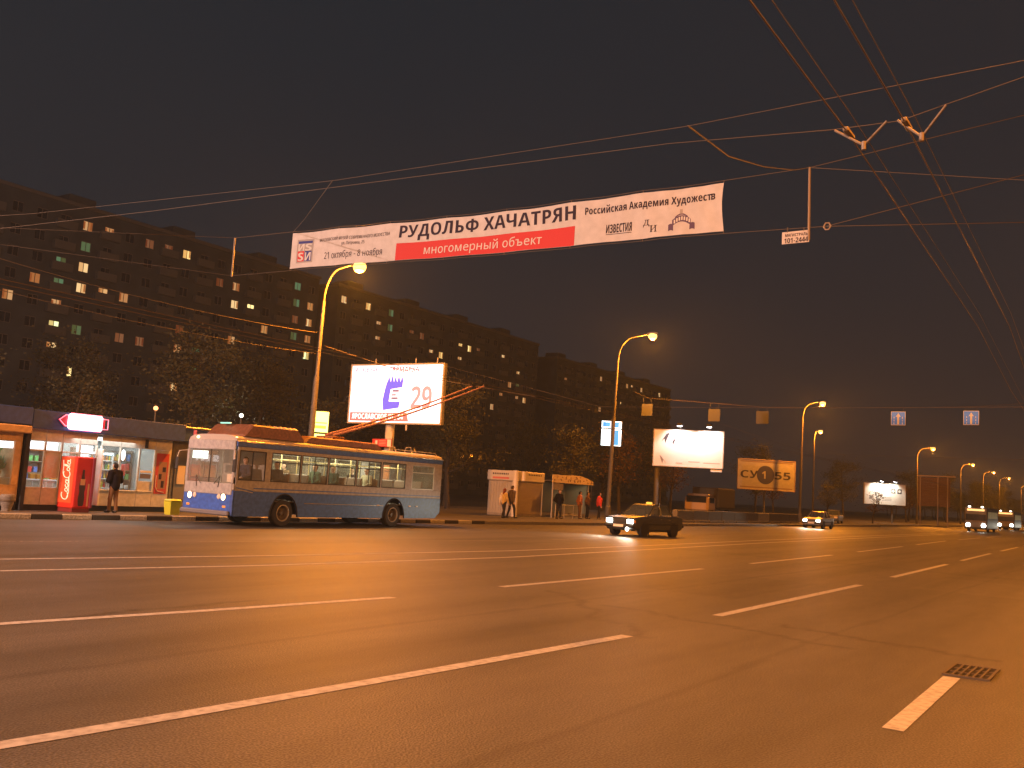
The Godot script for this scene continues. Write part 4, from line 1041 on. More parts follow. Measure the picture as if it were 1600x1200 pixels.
	put("backing", B.new().prism(PackedVector2Array([Vector2(-0.95, 0.02), Vector2(-0.72, 0.2), Vector2(0.72, 0.2), Vector2(0.72, -0.2), Vector2(-0.72, -0.2)]), xf.translated(Vector3(-0.05, 0, 0)), 0.05), M("sign_red_panel", 0.5, 0.03, 0.1, 0.5), sg)
	put("light_panel", B.new().prism(PackedVector2Array([Vector2(-0.64, 0.2), Vector2(-0.58, 0.25), Vector2(0.52, 0.25), Vector2(0.58, 0.2), Vector2(0.58, -0.22), Vector2(0.52, -0.27), Vector2(-0.58, -0.27), Vector2(-0.64, -0.2)]), xf.translated(Vector3(0.02, 0.0, 0)), 0.06), glow("sign_white_lit", 1.0, 0.94, 0.97, 3.0), sg)
	var tip := [Vector3(0.06, 0.19, 0.66), Vector3(0.06, 0.19, 0.76), Vector3(0.06, 0.02, 0.97), Vector3(0.06, -0.17, 0.76), Vector3(0.06, -0.17, 0.66)]
	put("tube_lamp", B.new().tube(tip, 0.014, 8), pink, sg)
	put("tube_lamp", B.new().tube([Vector3(0.06, 0.16, -0.6), Vector3(0.06, 0.16, -0.78), Vector3(0.06, -0.18, -0.78), Vector3(0.06, -0.18, -0.6)], 0.014, 8), pink, sg)
	put("tube_lamp", B.new().tube([Vector3(0.07, 0.26, 0.6), Vector3(0.07, 0.26, -0.52), Vector3(0.07, -0.28, -0.52), Vector3(0.07, -0.28, 0.6), Vector3(0.07, 0.26, 0.6)], 0.014, 8), pink, sg)
	for z in [-0.4, 0.4]: put("bracket", B.new().rbox(Vector3(-0.07, 0, z), Vector3(0.1, 0.06, 0.04), 0.008), plinth, sg)
	area(sg, Vector3(0.12, 0, 0), Vector3(1, 0, 0), 1.2, 0.5, lin(1.0, 0.6, 0.66), 1.2)
	# cooler with vertical lettering
	var c := thing("drinks_cooler", "tall red drinks cooler with white vertical script and a bottle picture", "cooler", V(-29.5, 0.15, 18.0))
	var redm := M("cooler_red", 0.55, 0.03, 0.02, 0.35)
	wb(c, "cabinet", redm, -29.95, -29.05, 0.28, 1.98, 17.74, 18.42, 0.03)
	wb(c, "base", M("cooler_red_dark", 0.16, 0.02, 0.02, 0.5), -29.93, -29.08, 0.15, 0.28, 17.77, 18.39)
	wb(c, "side_light_panel", glow("cooler_panel_lit", 1.0, 0.1, 0.03, 0.35), -29.90, -29.12, 0.45, 1.95, 17.725, 17.74, 0.004)
	wb(c, "door", M("cooler_door_red", 0.42, 0.025, 0.03, 0.2), -29.05, -29.02, 0.32, 1.95, 17.77, 18.39, 0.01)
	wb(c, "door_edge", M("cooler_edge", 0.2, 0.03, 0.08, 0.3), -29.06, -29.0, 0.3, 1.97, 18.32, 18.42, 0.01)
	var bot := arc_poly(Vector2(0, 0), Vector2(1, 1), 0, 0, 0)
	bot = PackedVector2Array()
	var prof := [Vector2(0.0, 1.2), Vector2(0.035, 1.2), Vector2(0.04, 1.05), Vector2(0.06, 0.92), Vector2(0.105, 0.74), Vector2(0.11, 0.6), Vector2(0.085, 0.46), Vector2(0.11, 0.3), Vector2(0.1, 0.06), Vector2(0.07, 0.0)]
	for q in prof: bot.append(q)
	for k in range(prof.size() - 1, 0, -1): bot.append(Vector2(-prof[k].x, prof[k].y))
	put("bottle_print", B.new().prism(bot, Transform3D(Basis(Vector3(0, 0, -1), Vector3.UP, Vector3(1, 0, 0)), V(-29.017, 0.36, 18.02) - c.position), 0.006), M("bottle_print_dark", 0.035, 0.015, 0.012, 0.3), c)
	wb(c, "bottle_label_print", M("bottle_print_light", 0.5, 0.3, 0.2, 0.5), -29.0135, -29.011, 1.05, 1.25, 17.94, 18.1, 0.001)
	wb(c, "swoosh_print", M("bottle_print_light"), -29.0195, -29.0165, 0.36, 1.1, 18.22, 18.28, 0.001)
	# the script, drawn as strokes: u along the word, w across it
	var strokes := []
	var ell := func(cu: float, cw: float, ru: float, rw: float, a0: float, a1: float) -> Array:
		var o := []
		for i in 15:
			var w := lerpf(a0, a1, i / 14.0)
			o.append(Vector2(cu + cos(w) * ru, cw + sin(w) * rw + (cos(w) * ru) * 0.25))
		return o
	strokes.append(ell.call(0.13, 0.0, 0.10, 0.2, 0.9, 5.4)); strokes.append(ell.call(0.255, -0.07, 0.04, 0.085, 0, TAU))
	strokes.append(ell.call(0.355, -0.07, 0.04, 0.085, 0.8, 5.6)); strokes.append(ell.call(0.445, -0.07, 0.04, 0.085, 0, TAU)); strokes.append([Vector2(0.49, 0.03), Vector2(0.48, -0.1), Vector2(0.505, -0.15), Vector2(0.535, -0.13)])
	strokes.append(ell.call(0.63, 0.0, 0.09, 0.2, 0.9, 5.4)); strokes.append(ell.call(0.745, -0.07, 0.04, 0.085, 0, TAU))
	strokes.append([Vector2(0.80, -0.12), Vector2(0.845, 0.05), Vector2(0.86, 0.2), Vector2(0.835, 0.22), Vector2(0.815, 0.0), Vector2(0.825, -0.15), Vector2(0.855, -0.13)])
	strokes.append(ell.call(0.905, -0.07, 0.04, 0.085, 0, TAU)); strokes.append([Vector2(0.95, 0.03), Vector2(0.94, -0.1), Vector2(0.96, -0.15), Vector2(0.99, -0.13)])
	strokes.append([Vector2(0.06, -0.13), Vector2(0.2, -0.23), Vector2(0.4, -0.2), Vector2(0.56, -0.16)])
	strokes.append([Vector2(0.56, 0.12), Vector2(0.66, 0.24), Vector2(0.8, 0.23), Vector2(0.96, 0.28)])
	var script := B.new()
	for st in strokes:
		var pts := []
		for q in st: pts.append(V(-29.50 - q.y * 0.95, 0.52 + q.x * 1.38, 17.723) - c.position)
		script.tube(pts, 0.016, 5)
	put("sign_lettering", script, glow("script_lit", 1.0, 0.75, 0.55, 0.8), c)
	# poster on the end panel
	var po := thing("poster", "tall red poster with dark print on the pavilion's end panel", "poster", V(-29.985, 0.82, 21.7))
	wb(po, "sheet", M("poster_red", 0.45, 0.05, 0.04, 0.6), -29.998, -29.985, 0.82, 2.3, 21.43, 21.96, 0.002)
	wb(po, "picture", M("poster_picture", 0.3, 0.16, 0.1, 0.7), -29.985, -29.981, 1.0, 2.0, 21.55, 21.9, 0.001)
	for q in [[1.35, 1.55, 21.58, 21.7], [1.62, 1.8, 21.72, 21.86], [1.05, 1.3, 21.7, 21.82]]: wb(po, "figure_print", M("bottle_print_dark"), -29.981, -29.978, q[0], q[1], q[2], q[3], 0.001)
	put("white_swirl", B.new().tube([V(-29.98, 1.5, 21.47) - po.position, V(-29.98, 1.1, 21.47) - po.position, V(-29.98, 0.93, 21.56) - po.position, V(-29.98, 0.88, 21.85) - po.position], 0.014, 5), M("card_paper"), po)
	# left and right neighbours in the row
	var l := thing("flower_kiosk", "orange-lit kiosk with narrow shop windows left of the pavilion", "kiosk", V(-31.7, 0.15, 14.0))
	var ochre := M("kiosk_ochre", 0.55, 0.36, 0.18, 0.6); grain(ochre, 0.6, 0.15, 54, 0.03)
	wb(l, "plinth", plinth, -33.4, -29.95, 0.15, 0.42, 11.5, 16.38)
	wb(l, "back_wall", inner, -33.4, -33.3, 0.42, 2.8, 11.5, 16.38); wb(l, "side_wall", ochre, -33.3, -29.96, 0.42, 2.8, 16.28, 16.38); wb(l, "side_wall", ochre, -33.3, -29.96, 0.42, 2.8, 11.5, 11.6)
	wb(l, "ceiling", inner, -33.3, -29.96, 2.72, 2.8, 11.6, 16.28)
	wb(l, "fascia", navy, -29.72, -29.58, 2.9, 3.45, 11.4, 16.42, 0.02)
	wb(l, "awning", ochre, -29.95, -29.5, 2.62, 2.86, 11.45, 16.4, 0.03)
	wb(l, "roof", M("roof_felt"), -33.5, -29.72, 3.3, 3.38, 11.4, 16.4)
	for k in 6:
		var a := 11.62 + k * 0.78
		wb(l, "panel", ochre, -29.98, -29.9, 0.42, 0.95, a, a + 0.76); wb(l, "panel", ochre, -29.98, -29.9, 2.35, 2.72, a, a + 0.76)
		wb(l, "mullion", ochre, -29.99, -29.88, 0.955, 2.345, a + 0.58, a + 0.78)
		wb(l, "pane", pane, -29.95, -29.943, 0.95, 2.35, a, a + 0.58, 0.001)
		wb(l, "ceiling_lamp", tubel, -31.9, -31.7, 2.66, 2.71, a, a + 0.6, 0.01)
	area(l, V(-31.6, 2.6, 14.0) - l.position, Vector3(0, -1, 0), 1.6, 4.0, cool, 13.0)
	wb(l, "window_light_box", glow("window_box_lit"), -30.25, -30.15, 2.12, 2.33, 14.8, 16.2, 0.01)
	for k in 14:
		var o := put("potted_plant", B.new().lathe([Vector2(0, 0), Vector2(0.09, 0), Vector2(0.12, 0.2), Vector2(0, 0.2)], Vector3.ZERO, Vector3.UP, 10), M("goods_5"))
		o.position = V(-30.42 - 0.26 * (k % 2), 1.18 if k % 3 else 1.62, 12.8 + k * 0.25)
		var lv := B.new()
		for i in 70:
			var d := Vector3(rng.randf_range(-1, 1), rng.randf_range(0.6, 2.2), rng.randf_range(-1, 1)).normalized()
			var w := d.cross(Vector3(rng.randf(), 0.2, rng.randf())).normalized() * 0.05
			var q := d * rng.randf_range(0.3, 0.72) * Vector3(0.5, 1.0, 0.5) + Vector3(0, 0.12, 0)
			lv.quad(q * 0.3 + Vector3(0, 0.1, 0), q * 0.7 - w, q, q * 0.7 + w)
		put("leaves", lv, M("pot_leaves", 0.08, 0.2, 0.06, 0.6), o)
		tag(o, "leafy potted plant on the bench of the orange kiosk", "plant", "potted plants in the orange kiosk")
	var step := thing("plant_stand", "pale plant stand holding the taller row of pots", "stand", V(-30.55, 1.18, 14.3))
	for k in 5: wb(step, "block", M("rack_white"), -30.82, -30.28, 1.18, 1.62, 12.6 + k * 0.75, 12.8 + k * 0.75, 0.01)
	var bench := put("plant_bench", B.new().rbox(V(-30.6, 0.78, 14.2), Vector3(0.8, 0.80, 4.1), 0.02), M("counter_grey"))
	tag(bench, "long grey plant bench inside the orange kiosk", "bench")
	var g := thing("grey_kiosk", "unlit grey metal kiosk between the pavilion and the trolleybus", "kiosk", V(-32.0, 0.15, 25.0))
	var grey := M("kiosk_grey", 0.2, 0.19, 0.18, 0.55); grain(grey, 0.6, 0.2, 55, 0.03)
	wb(g, "wall", grey, -33.8, -30.5, 0.15, 2.85, 22.45, 29.5, 0.02)
	for k in 6: wb(g, "shutter_panel", M("kiosk_shutter", 0.17, 0.16, 0.15, 0.5), -30.5, -30.46, 0.6, 2.45, 22.6 + k * 1.14, 23.66 + k * 1.14, 0.01)
	wb(g, "fascia", navy, -30.2, -30.05, 2.82, 3.3, 22.35, 29.6, 0.02)
	wb(g, "roof", M("roof_felt"), -33.9, -30.2, 3.12, 3.2, 22.35, 29.6)
	put("gutter_pipe", B.new().tube([V(-30.0, 3.36, 22.4) - g.position, V(-30.0, 3.36, 29.5) - g.position], 0.04, 8), M("frame_alu"), g)
	wb(g, "sign_board", M("card_paper"), -30.45, -30.42, 1.2, 1.9, 22.7, 23.05, 0.004)
	# bins
	var bn := thing("waste_bin", "yellow-green plastic bin standing by the kerb in front of the trolleybus", "bin", V(-28.5, 0.15, 21.2))
	var ybin := M("bin_yellow", 0.42, 0.42, 0.03, 0.45)
	put("tub", B.new().loft([[Vector3(-0.16, 0, -0.18), Vector3(0.16, 0, -0.18), Vector3(0.16, 0, 0.18), Vector3(-0.16, 0, 0.18)], [Vector3(-0.2, 0.46, -0.23), Vector3(0.2, 0.46, -0.23), Vector3(0.2, 0.46, 0.23), Vector3(-0.2, 0.46, 0.23)]]), ybin, bn)
	put("lid", B.new().rbox(Vector3(0, 0.50, 0), Vector3(0.43, 0.10, 0.49), 0.05), ybin, bn)
	var ur := thing("concrete_urn", "squat grey concrete litter urn in front of the orange kiosk", "bin", V(-29.3, 0.15, 15.75))
	put("bowl", B.new().lathe([Vector2(0, 0.05), Vector2(0.14, 0.5), Vector2(0.2, 0.52), Vector2(0.22, 0.46), Vector2(0.18, 0.2), Vector2(0.14, 0.08), Vector2(0.14, 0.0), Vector2(0, 0)], Vector3.ZERO, Vector3.UP, 16), M("kerb_bare_concrete"), ur)
	put("band", B.new().lathe([Vector2(0.2, 0.3), Vector2(0.225, 0.31), Vector2(0.225, 0.35), Vector2(0.2, 0.36)], Vector3.ZERO, Vector3.UP, 16), M("rusty_iron"), ur)
	# the man at the window, seen from behind
	var jm := standing(1.68, 0.05, 0.02, "front")
	person("man in dark jacket and brown trousers facing the pavilion's display window", V(-29.05, 0.15, 19.22), -PI / 2 + 0.12, jm, {"top": M("jacket_dark", 0.011, 0.010, 0.014, 0.9), "legs": M("trousers_brown", 0.15, 0.09, 0.05, 0.9), "hair": M("hair_dark", 0.02, 0.017, 0.015, 0.7), "bulk": 0.045}, "", 0.02)

func bus_stop() -> void:
	var shut := M("stop_kiosk_grey", 0.30, 0.27, 0.24, 0.55); grain(shut, 0.5, 0.2, 61, 0.03)
	var head := M("stop_kiosk_header", 0.5, 0.46, 0.4, 0.5)
	var kio := thing("closed_kiosk", "closed pale kiosk with rounded corner and lettered header beside the bus shelter", "kiosk", V(-32.05, 0.15, 48.6))
	var col := M("stop_corner_pale", 0.6, 0.55, 0.46, 0.5)
	wb(kio, "body", shut, -33.05, -31.1, 0.15, 2.26, 47.05, 50.25, 0.03)
	wb(kio, "header", head, -33.12, -31.02, 2.27, 2.88, 46.97, 50.3, 0.04)
	put("rounded_corner", B.new().tube([V(-31.12, 0.15, 47.12) - kio.position, V(-31.12, 2.9, 47.12) - kio.position], 0.17, 16), col, kio)
	put("header_roll", B.new().tube([V(-30.98, 2.3, 47.75) - kio.position, V(-30.98, 2.86, 47.75) - kio.position], 0.14, 14), col, kio)
	for i in 9: wb(kio, "side_panel", M("stop_panel_grey", 0.33, 0.30, 0.26, 0.55), -33.0 + i * 0.2, -32.815 + i * 0.2, 0.3, 2.2, 47.025, 47.05, 0.006)
	wb(kio, "pink_strip", M("strip_pink", 0.5, 0.14, 0.12, 0.6), -32.7, -31.5, 2.36, 2.48, 46.958, 46.97, 0.003)
	for i in 9: wb(kio, "header_letter", M("banner_ink"), -32.7 + i * 0.135, -32.62 + i * 0.135, 2.62, 2.72, 46.956, 46.97, 0.003)
	for i in 21: wb(kio, "shutter_slat", M("stop_kiosk_brown", 0.22, 0.18, 0.15, 0.55), -31.1, -31.07, 0.3 + i * 0.09, 0.375 + i * 0.09, 47.4, 50.1, 0.008)
	for i in 8: wb(kio, "header_letter", M("banner_ink"), -31.02, -31.008, 2.66, 2.74, 48.4 + i * 0.2, 48.5 + i * 0.2, 0.003)
	for i in 2: wb(kio, "shutter_rail", head, -31.1, -31.05, 0.25, 2.25, 47.3 + i * 2.82, 47.38 + i * 2.82, 0.01)
	# shelter
	var t := thing("bus_shelter", "open bus shelter with a scribbled pale arched front board", "bus shelter", V(-31.5, 0.15, 53.0))
	var post := M("shelter_post", 0.35, 0.32, 0.28, 0.5)
	for s in [50.6, 55.2]:
		for p in [-30.6, -32.4]: put("post", B.new().tube([V(p, 0.15, s) - t.position, V(p, 2.5, s) - t.position], 0.045, 8), post, t)
	wb(t, "roof", M("roof_felt"), -32.6, -30.5, 2.42, 2.5, 50.4, 55.6)
	var ar := PackedVector2Array([Vector2(-2.7, 2.35), Vector2(-2.7, 2.85)])
	for i in 13: ar.append(Vector2(-0.9 + 3.5 * i / 12.0, 2.85 + 0.16 * sin(PI * i / 12.0) - 0.28 * i / 12.0))
	ar.append(Vector2(2.6, 2.35))
	var board := M("shelter_board", 0.62, 0.5, 0.28, 0.6); grain(board, 0.9, 0.2, 62, 0.05)
	put("front_board", B.new().prism(ar, Transform3D(Basis(Vector3(0, 0, -1), Vector3.UP, Vector3(1, 0, 0)), Vector3(1.03, -0.15, 0)), 0.04), board, t)
	var rng := RandomNumberGenerator.new(); rng.seed = 77
	var ink := M("scribble_brown", 0.1, 0.05, 0.03, 0.7)
	for i in 22:
		var z0 := rng.randf_range(-2.4, 2.55); var y0 := rng.randf_range(2.28, 2.58)
		var pts := []
		for k in 6: pts.append(Vector3(1.054, y0 + rng.randf_range(-0.08, 0.1), z0 + rng.randf_range(-0.12, 0.12)))
		put("scribble", B.new().tube(pts, 0.012, 4), ink, t)
	wb(t, "back_pane", M("shelter_back", 0.16, 0.17, 0.15, 0.3), -32.45, -32.42, 0.4, 2.4, 51.2, 55.15, 0.004)
	wb(t, "side_pane", M("shelter_back"), -32.38, -30.7, 0.4, 2.35, 55.16, 55.19, 0.004)
	for s in [51.0, 51.6]: wb(t, "patch_board", board, -30.64, -30.6, 1.9, 2.3, s - 0.25, s + 0.3, 0.005)
	put("shelter_lamp", B.new().rbox(V(-31.0, 2.39, 54.3) - t.position, Vector3(0.15, 0.05, 0.9), 0.01), glow("shelter_lamp_warm", 1.0, 0.8, 0.4, 2.5), t)
	area(t, V(-31.0, 2.33, 54.3) - t.position, Vector3(0, -1, 0), 0.15, 0.9, lin(1, 0.8, 0.45), 1.0)
	var rail := thing("guard_rail", "grey lattice guard rail in front of the bus shelter", "railing", V(-29.9, 0.15, 51.6))
	for s in [49.9, 51.0, 52.1, 53.2]: put("post", B.new().tube([V(-29.9, 0.15, s) - rail.position, V(-29.9, 1.0, s) - rail.position], 0.025, 6), M("rail_grey", 0.4, 0.38, 0.32, 0.5), rail)
	for y in [0.35, 0.98]: put("rail", B.new().tube([V(-29.9, y, 49.9) - rail.position, V(-29.9, y, 53.2) - rail.position], 0.02, 6), M("rail_grey"), rail)
	for i in 22: put("bar", B.new().tube([V(-29.9, 0.35, 50.0 + i * 0.148) - rail.position, V(-29.9, 0.98, 50.0 + i * 0.148) - rail.position], 0.011, 5), M("rail_grey"), rail)
	# people
	var hair := M("hair_dark"); var dl := M("cloth_dark_legs")
	var j1 := standing(1.62, 0.16); j1.face = Vector3(0.5, 0, 1)
	person("woman in a short pale jacket walking beside the taller man", V(-29.5, 0.15, 43.6), 2.9, j1, {"top": M("jacket_pale", 0.5, 0.42, 0.3, 0.85), "legs": dl, "hair": M("hair_red", 0.18, 0.06, 0.03, 0.7), "long_hair": true}, "", 0.024)
	person("man in a grey-brown jacket walking with a woman past the closed kiosks", V(-29.35, 0.15, 44.15), 2.95, standing(1.8, -0.18), {"top": M("jacket_taupe", 0.10, 0.08, 0.075, 0.85), "legs": dl, "hair": M("hair_3"), "bulk": 0.035}, "", 0.024)
	person("person in dark clothes standing by the end of the guard rail", V(-29.3, 0.15, 49.3), 1.2, standing(1.74, 0.06, 0.0, "pockets"), {"top": M("jacket_dark"), "legs": dl, "hair": hair, "pockets": true, "bulk": 0.04}, "", 0.024)
	person("person in an orange-brown coat waiting at the shelter", V(-29.4, 0.15, 52.0), 2.4, standing(1.72, 0.03, 0.0, "pockets"), {"top": M("coat_rust", 0.36, 0.13, 0.05, 0.85), "legs": M("trousers_brown"), "hair": hair, "pockets": true}, "", 0.024)
	person("person in a dull brown jacket between two people at the stop", V(-29.5, 0.15, 53.2), 1.9, standing(1.7, 0.04, 0.0, "pockets"), {"top": M("jacket_brown", 0.14, 0.08, 0.05, 0.85), "legs": dl, "hair": hair, "pockets": true}, "", 0.024)
	person("person in a bright red jacket at the bus stop", V(-29.3, 0.15, 54.4), 2.2, standing(1.72, 0.05), {"top": M("jacket_red", 0.6, 0.06, 0.05, 0.8), "legs": dl, "hair": hair, "bulk": 0.05}, "", 0.024)

func car(called: String, label: String, at: Vector3, turn: float, paint: Material, lit: bool, beam: float, group := "") -> Node3D:
	# a boxy three-box saloon, 4.15 m long, nose towards +z
	var t := thing(called, label, "car", at, turn, group)
	var trim := M("car_black_trim", 0.015, 0.015, 0.015, 0.5); var gl := glass("car_glass", 0.1, 0.12, 0.12, 0.45); var chrome := M("car_chrome", 0.6, 0.58, 0.55, 0.15, 0.9)
	var ring := func(z: float, w: float, y0: float, y1: float) -> Array:
		return [Vector3(-w * 0.9, y0, z), Vector3(-w, y0 + 0.1, z), Vector3(-w * 1.02, (y0 + y1) * 0.52, z), Vector3(-w, y1 - 0.07, z), Vector3(-w * 0.9, y1, z), Vector3(w * 0.9, y1, z), Vector3(w, y1 - 0.07, z), Vector3(w * 1.02, (y0 + y1) * 0.52, z), Vector3(w, y0 + 0.1, z), Vector3(w * 0.9, y0, z)]
	put("body", B.new().loft([ring.call(2.05, 0.72, 0.34, 0.76), ring.call(1.98, 0.78, 0.28, 0.82), ring.call(1.5, 0.81, 0.24, 0.87), ring.call(0.75, 0.82, 0.22, 0.92), ring.call(-0.9, 0.82, 0.22, 0.94), ring.call(-1.6, 0.81, 0.24, 0.95), ring.call(-2.02, 0.78, 0.3, 0.93), ring.call(-2.08, 0.72, 0.36, 0.86)]), paint, t)
	var bl := [Vector3(0.70, 0.92, 0.85), Vector3(0.70, 0.93, -1.25)]; var tp := [Vector3(0.56, 1.40, 0.18), Vector3(0.56, 1.40, -0.88)]
	var mx := func(q: Vector3) -> Vector3: return Vector3(-q.x, q.y, q.z)
	put("roof", B.new().loft([[tp[0] + Vector3(-0.02, 0, 0.04), mx.call(tp[0] + Vector3(-0.02, 0, 0.04)), mx.call(tp[1]) + Vector3(0.02, 0, -0.04), tp[1] + Vector3(-0.02, 0, -0.04)], [tp[0] + Vector3(-0.08, 0.05, -0.1), mx.call(tp[0] + Vector3(-0.08, 0.05, -0.1)), mx.call(tp[1]) + Vector3(0.08, 0.05, 0.1), tp[1] + Vector3(-0.08, 0.05, 0.1)]]), paint, t)
	put("windscreen", B.new().quad3(bl[0], mx.call(bl[0]), mx.call(tp[0]), tp[0], Vector3(0, 0.5, 1)), gl, t)
	put("rear_window", B.new().quad3(bl[1], mx.call(bl[1]), mx.call(tp[1]), tp[1], Vector3(0, 0.5, -1)), gl, t)
	for sg in [1.0, -1.0]:
		var f := func(q: Vector3) -> Vector3: return Vector3(q.x * sg, q.y, q.z)
		var mb: Vector3 = bl[0].lerp(bl[1], 0.52); var mt: Vector3 = tp[0].lerp(tp[1], 0.4)
		put("side_window", B.new().quad3(f.call(bl[0]), f.call(mb), f.call(mt), f.call(tp[0]), Vector3(sg, 0.3, 0)), gl, t)
		put("side_window", B.new().quad3(f.call(mb), f.call(bl[1]), f.call(tp[1]), f.call(mt), Vector3(sg, 0.3, 0)), gl, t)
		for q in [[bl[0], tp[0]], [mb, mt], [bl[1], tp[1]]]: put("pillar", B.new().tube([f.call(q[0]), f.call(q[1])], 0.035, 6), paint, t)
		for z in [1.28, -1.22]:
			wheel(t, Vector3(sg * 0.72, 0.29, z), 0.29, 0.18, sg)
			put("wheel_arch", B.new().lathe([Vector2(0, 0.1), Vector2(0.35, 0.1), Vector2(0.35, -0.08)], Vector3(sg * 0.735, 0.33, z), Vector3(sg, 0, 0), 18), trim, t)
		put("door_handle", B.new().rbox(Vector3(sg * 0.84, 0.78, 0.0), Vector3(0.03, 0.03, 0.16), 0.008), chrome, t)
		put("door_handle", B.new().rbox(Vector3(sg * 0.84, 0.78, -0.75), Vector3(0.03, 0.03, 0.16), 0.008), chrome, t)
		put("side_trim", B.new().rbox(Vector3(sg * 0.845, 0.56, -0.1), Vector3(0.02, 0.05, 3.0), 0.006), trim, t)
		put("mirror", B.new().rbox(Vector3(sg * 0.87, 0.98, 0.68), Vector3(0.16, 0.1, 0.08), 0.03), trim, t)
		var hl := put("headlight", B.new().rbox(Vector3(sg * 0.55, 0.66, 2.045), Vector3(0.32, 0.17, 0.05), 0.03), chrome, t)
		put("headlight_lens", B.new().rbox(Vector3(sg * 0.55, 0.66, 2.072), Vector3(0.32, 0.18, 0.03), 0.012), glow("car_headlight_lit", 1.0, 0.97, 0.85, 14.0) if lit else M("lamp_lens_clear"), hl)
		if lit: spot(t, Vector3(sg * 0.55, 0.66, 2.14), Vector3(sg * 0.05, -0.10, 1), lin(1.0, 0.93, 0.72), beam, 38.0, 0.1)
		put("indicator", B.new().rbox(Vector3(sg * 0.76, 0.66, 2.0), Vector3(0.07, 0.13, 0.06), 0.02), M("lens_amber", 0.5, 0.16, 0.02, 0.3), t)
		put("tail_lamp", B.new().rbox(Vector3(sg * 0.6, 0.74, -2.08), Vector3(0.3, 0.14, 0.04), 0.015), M("lens_red", 0.35, 0.02, 0.02, 0.3), t)
		put("seat", B.new().rbox(Vector3(sg * 0.36, 0.95, -0.25), Vector3(0.46, 0.6, 0.14), 0.05), trim, t)
	put("grille", B.new().rbox(Vector3(0, 0.66, 2.045), Vector3(0.72, 0.14, 0.04), 0.01), trim, t)
	for k in 4: put("grille_bar", B.new().box(Vector3(0, 0.615 + k * 0.03, 2.068), Vector3(0.68, 0.008, 0.01)), chrome, t)
	put("front_bumper", B.new().rbox(Vector3(0, 0.46, 2.1), Vector3(1.58, 0.14, 0.14), 0.04), trim, t)
	put("rear_bumper", B.new().rbox(Vector3(0, 0.48, -2.12), Vector3(1.58, 0.14, 0.12), 0.04), trim, t)
	put("licence_plate", B.new().rbox(Vector3(0, 0.46, 2.176), Vector3(0.52, 0.11, 0.01), 0.003), M("plate_white", 0.75, 0.75, 0.72, 0.4), t)
	return t

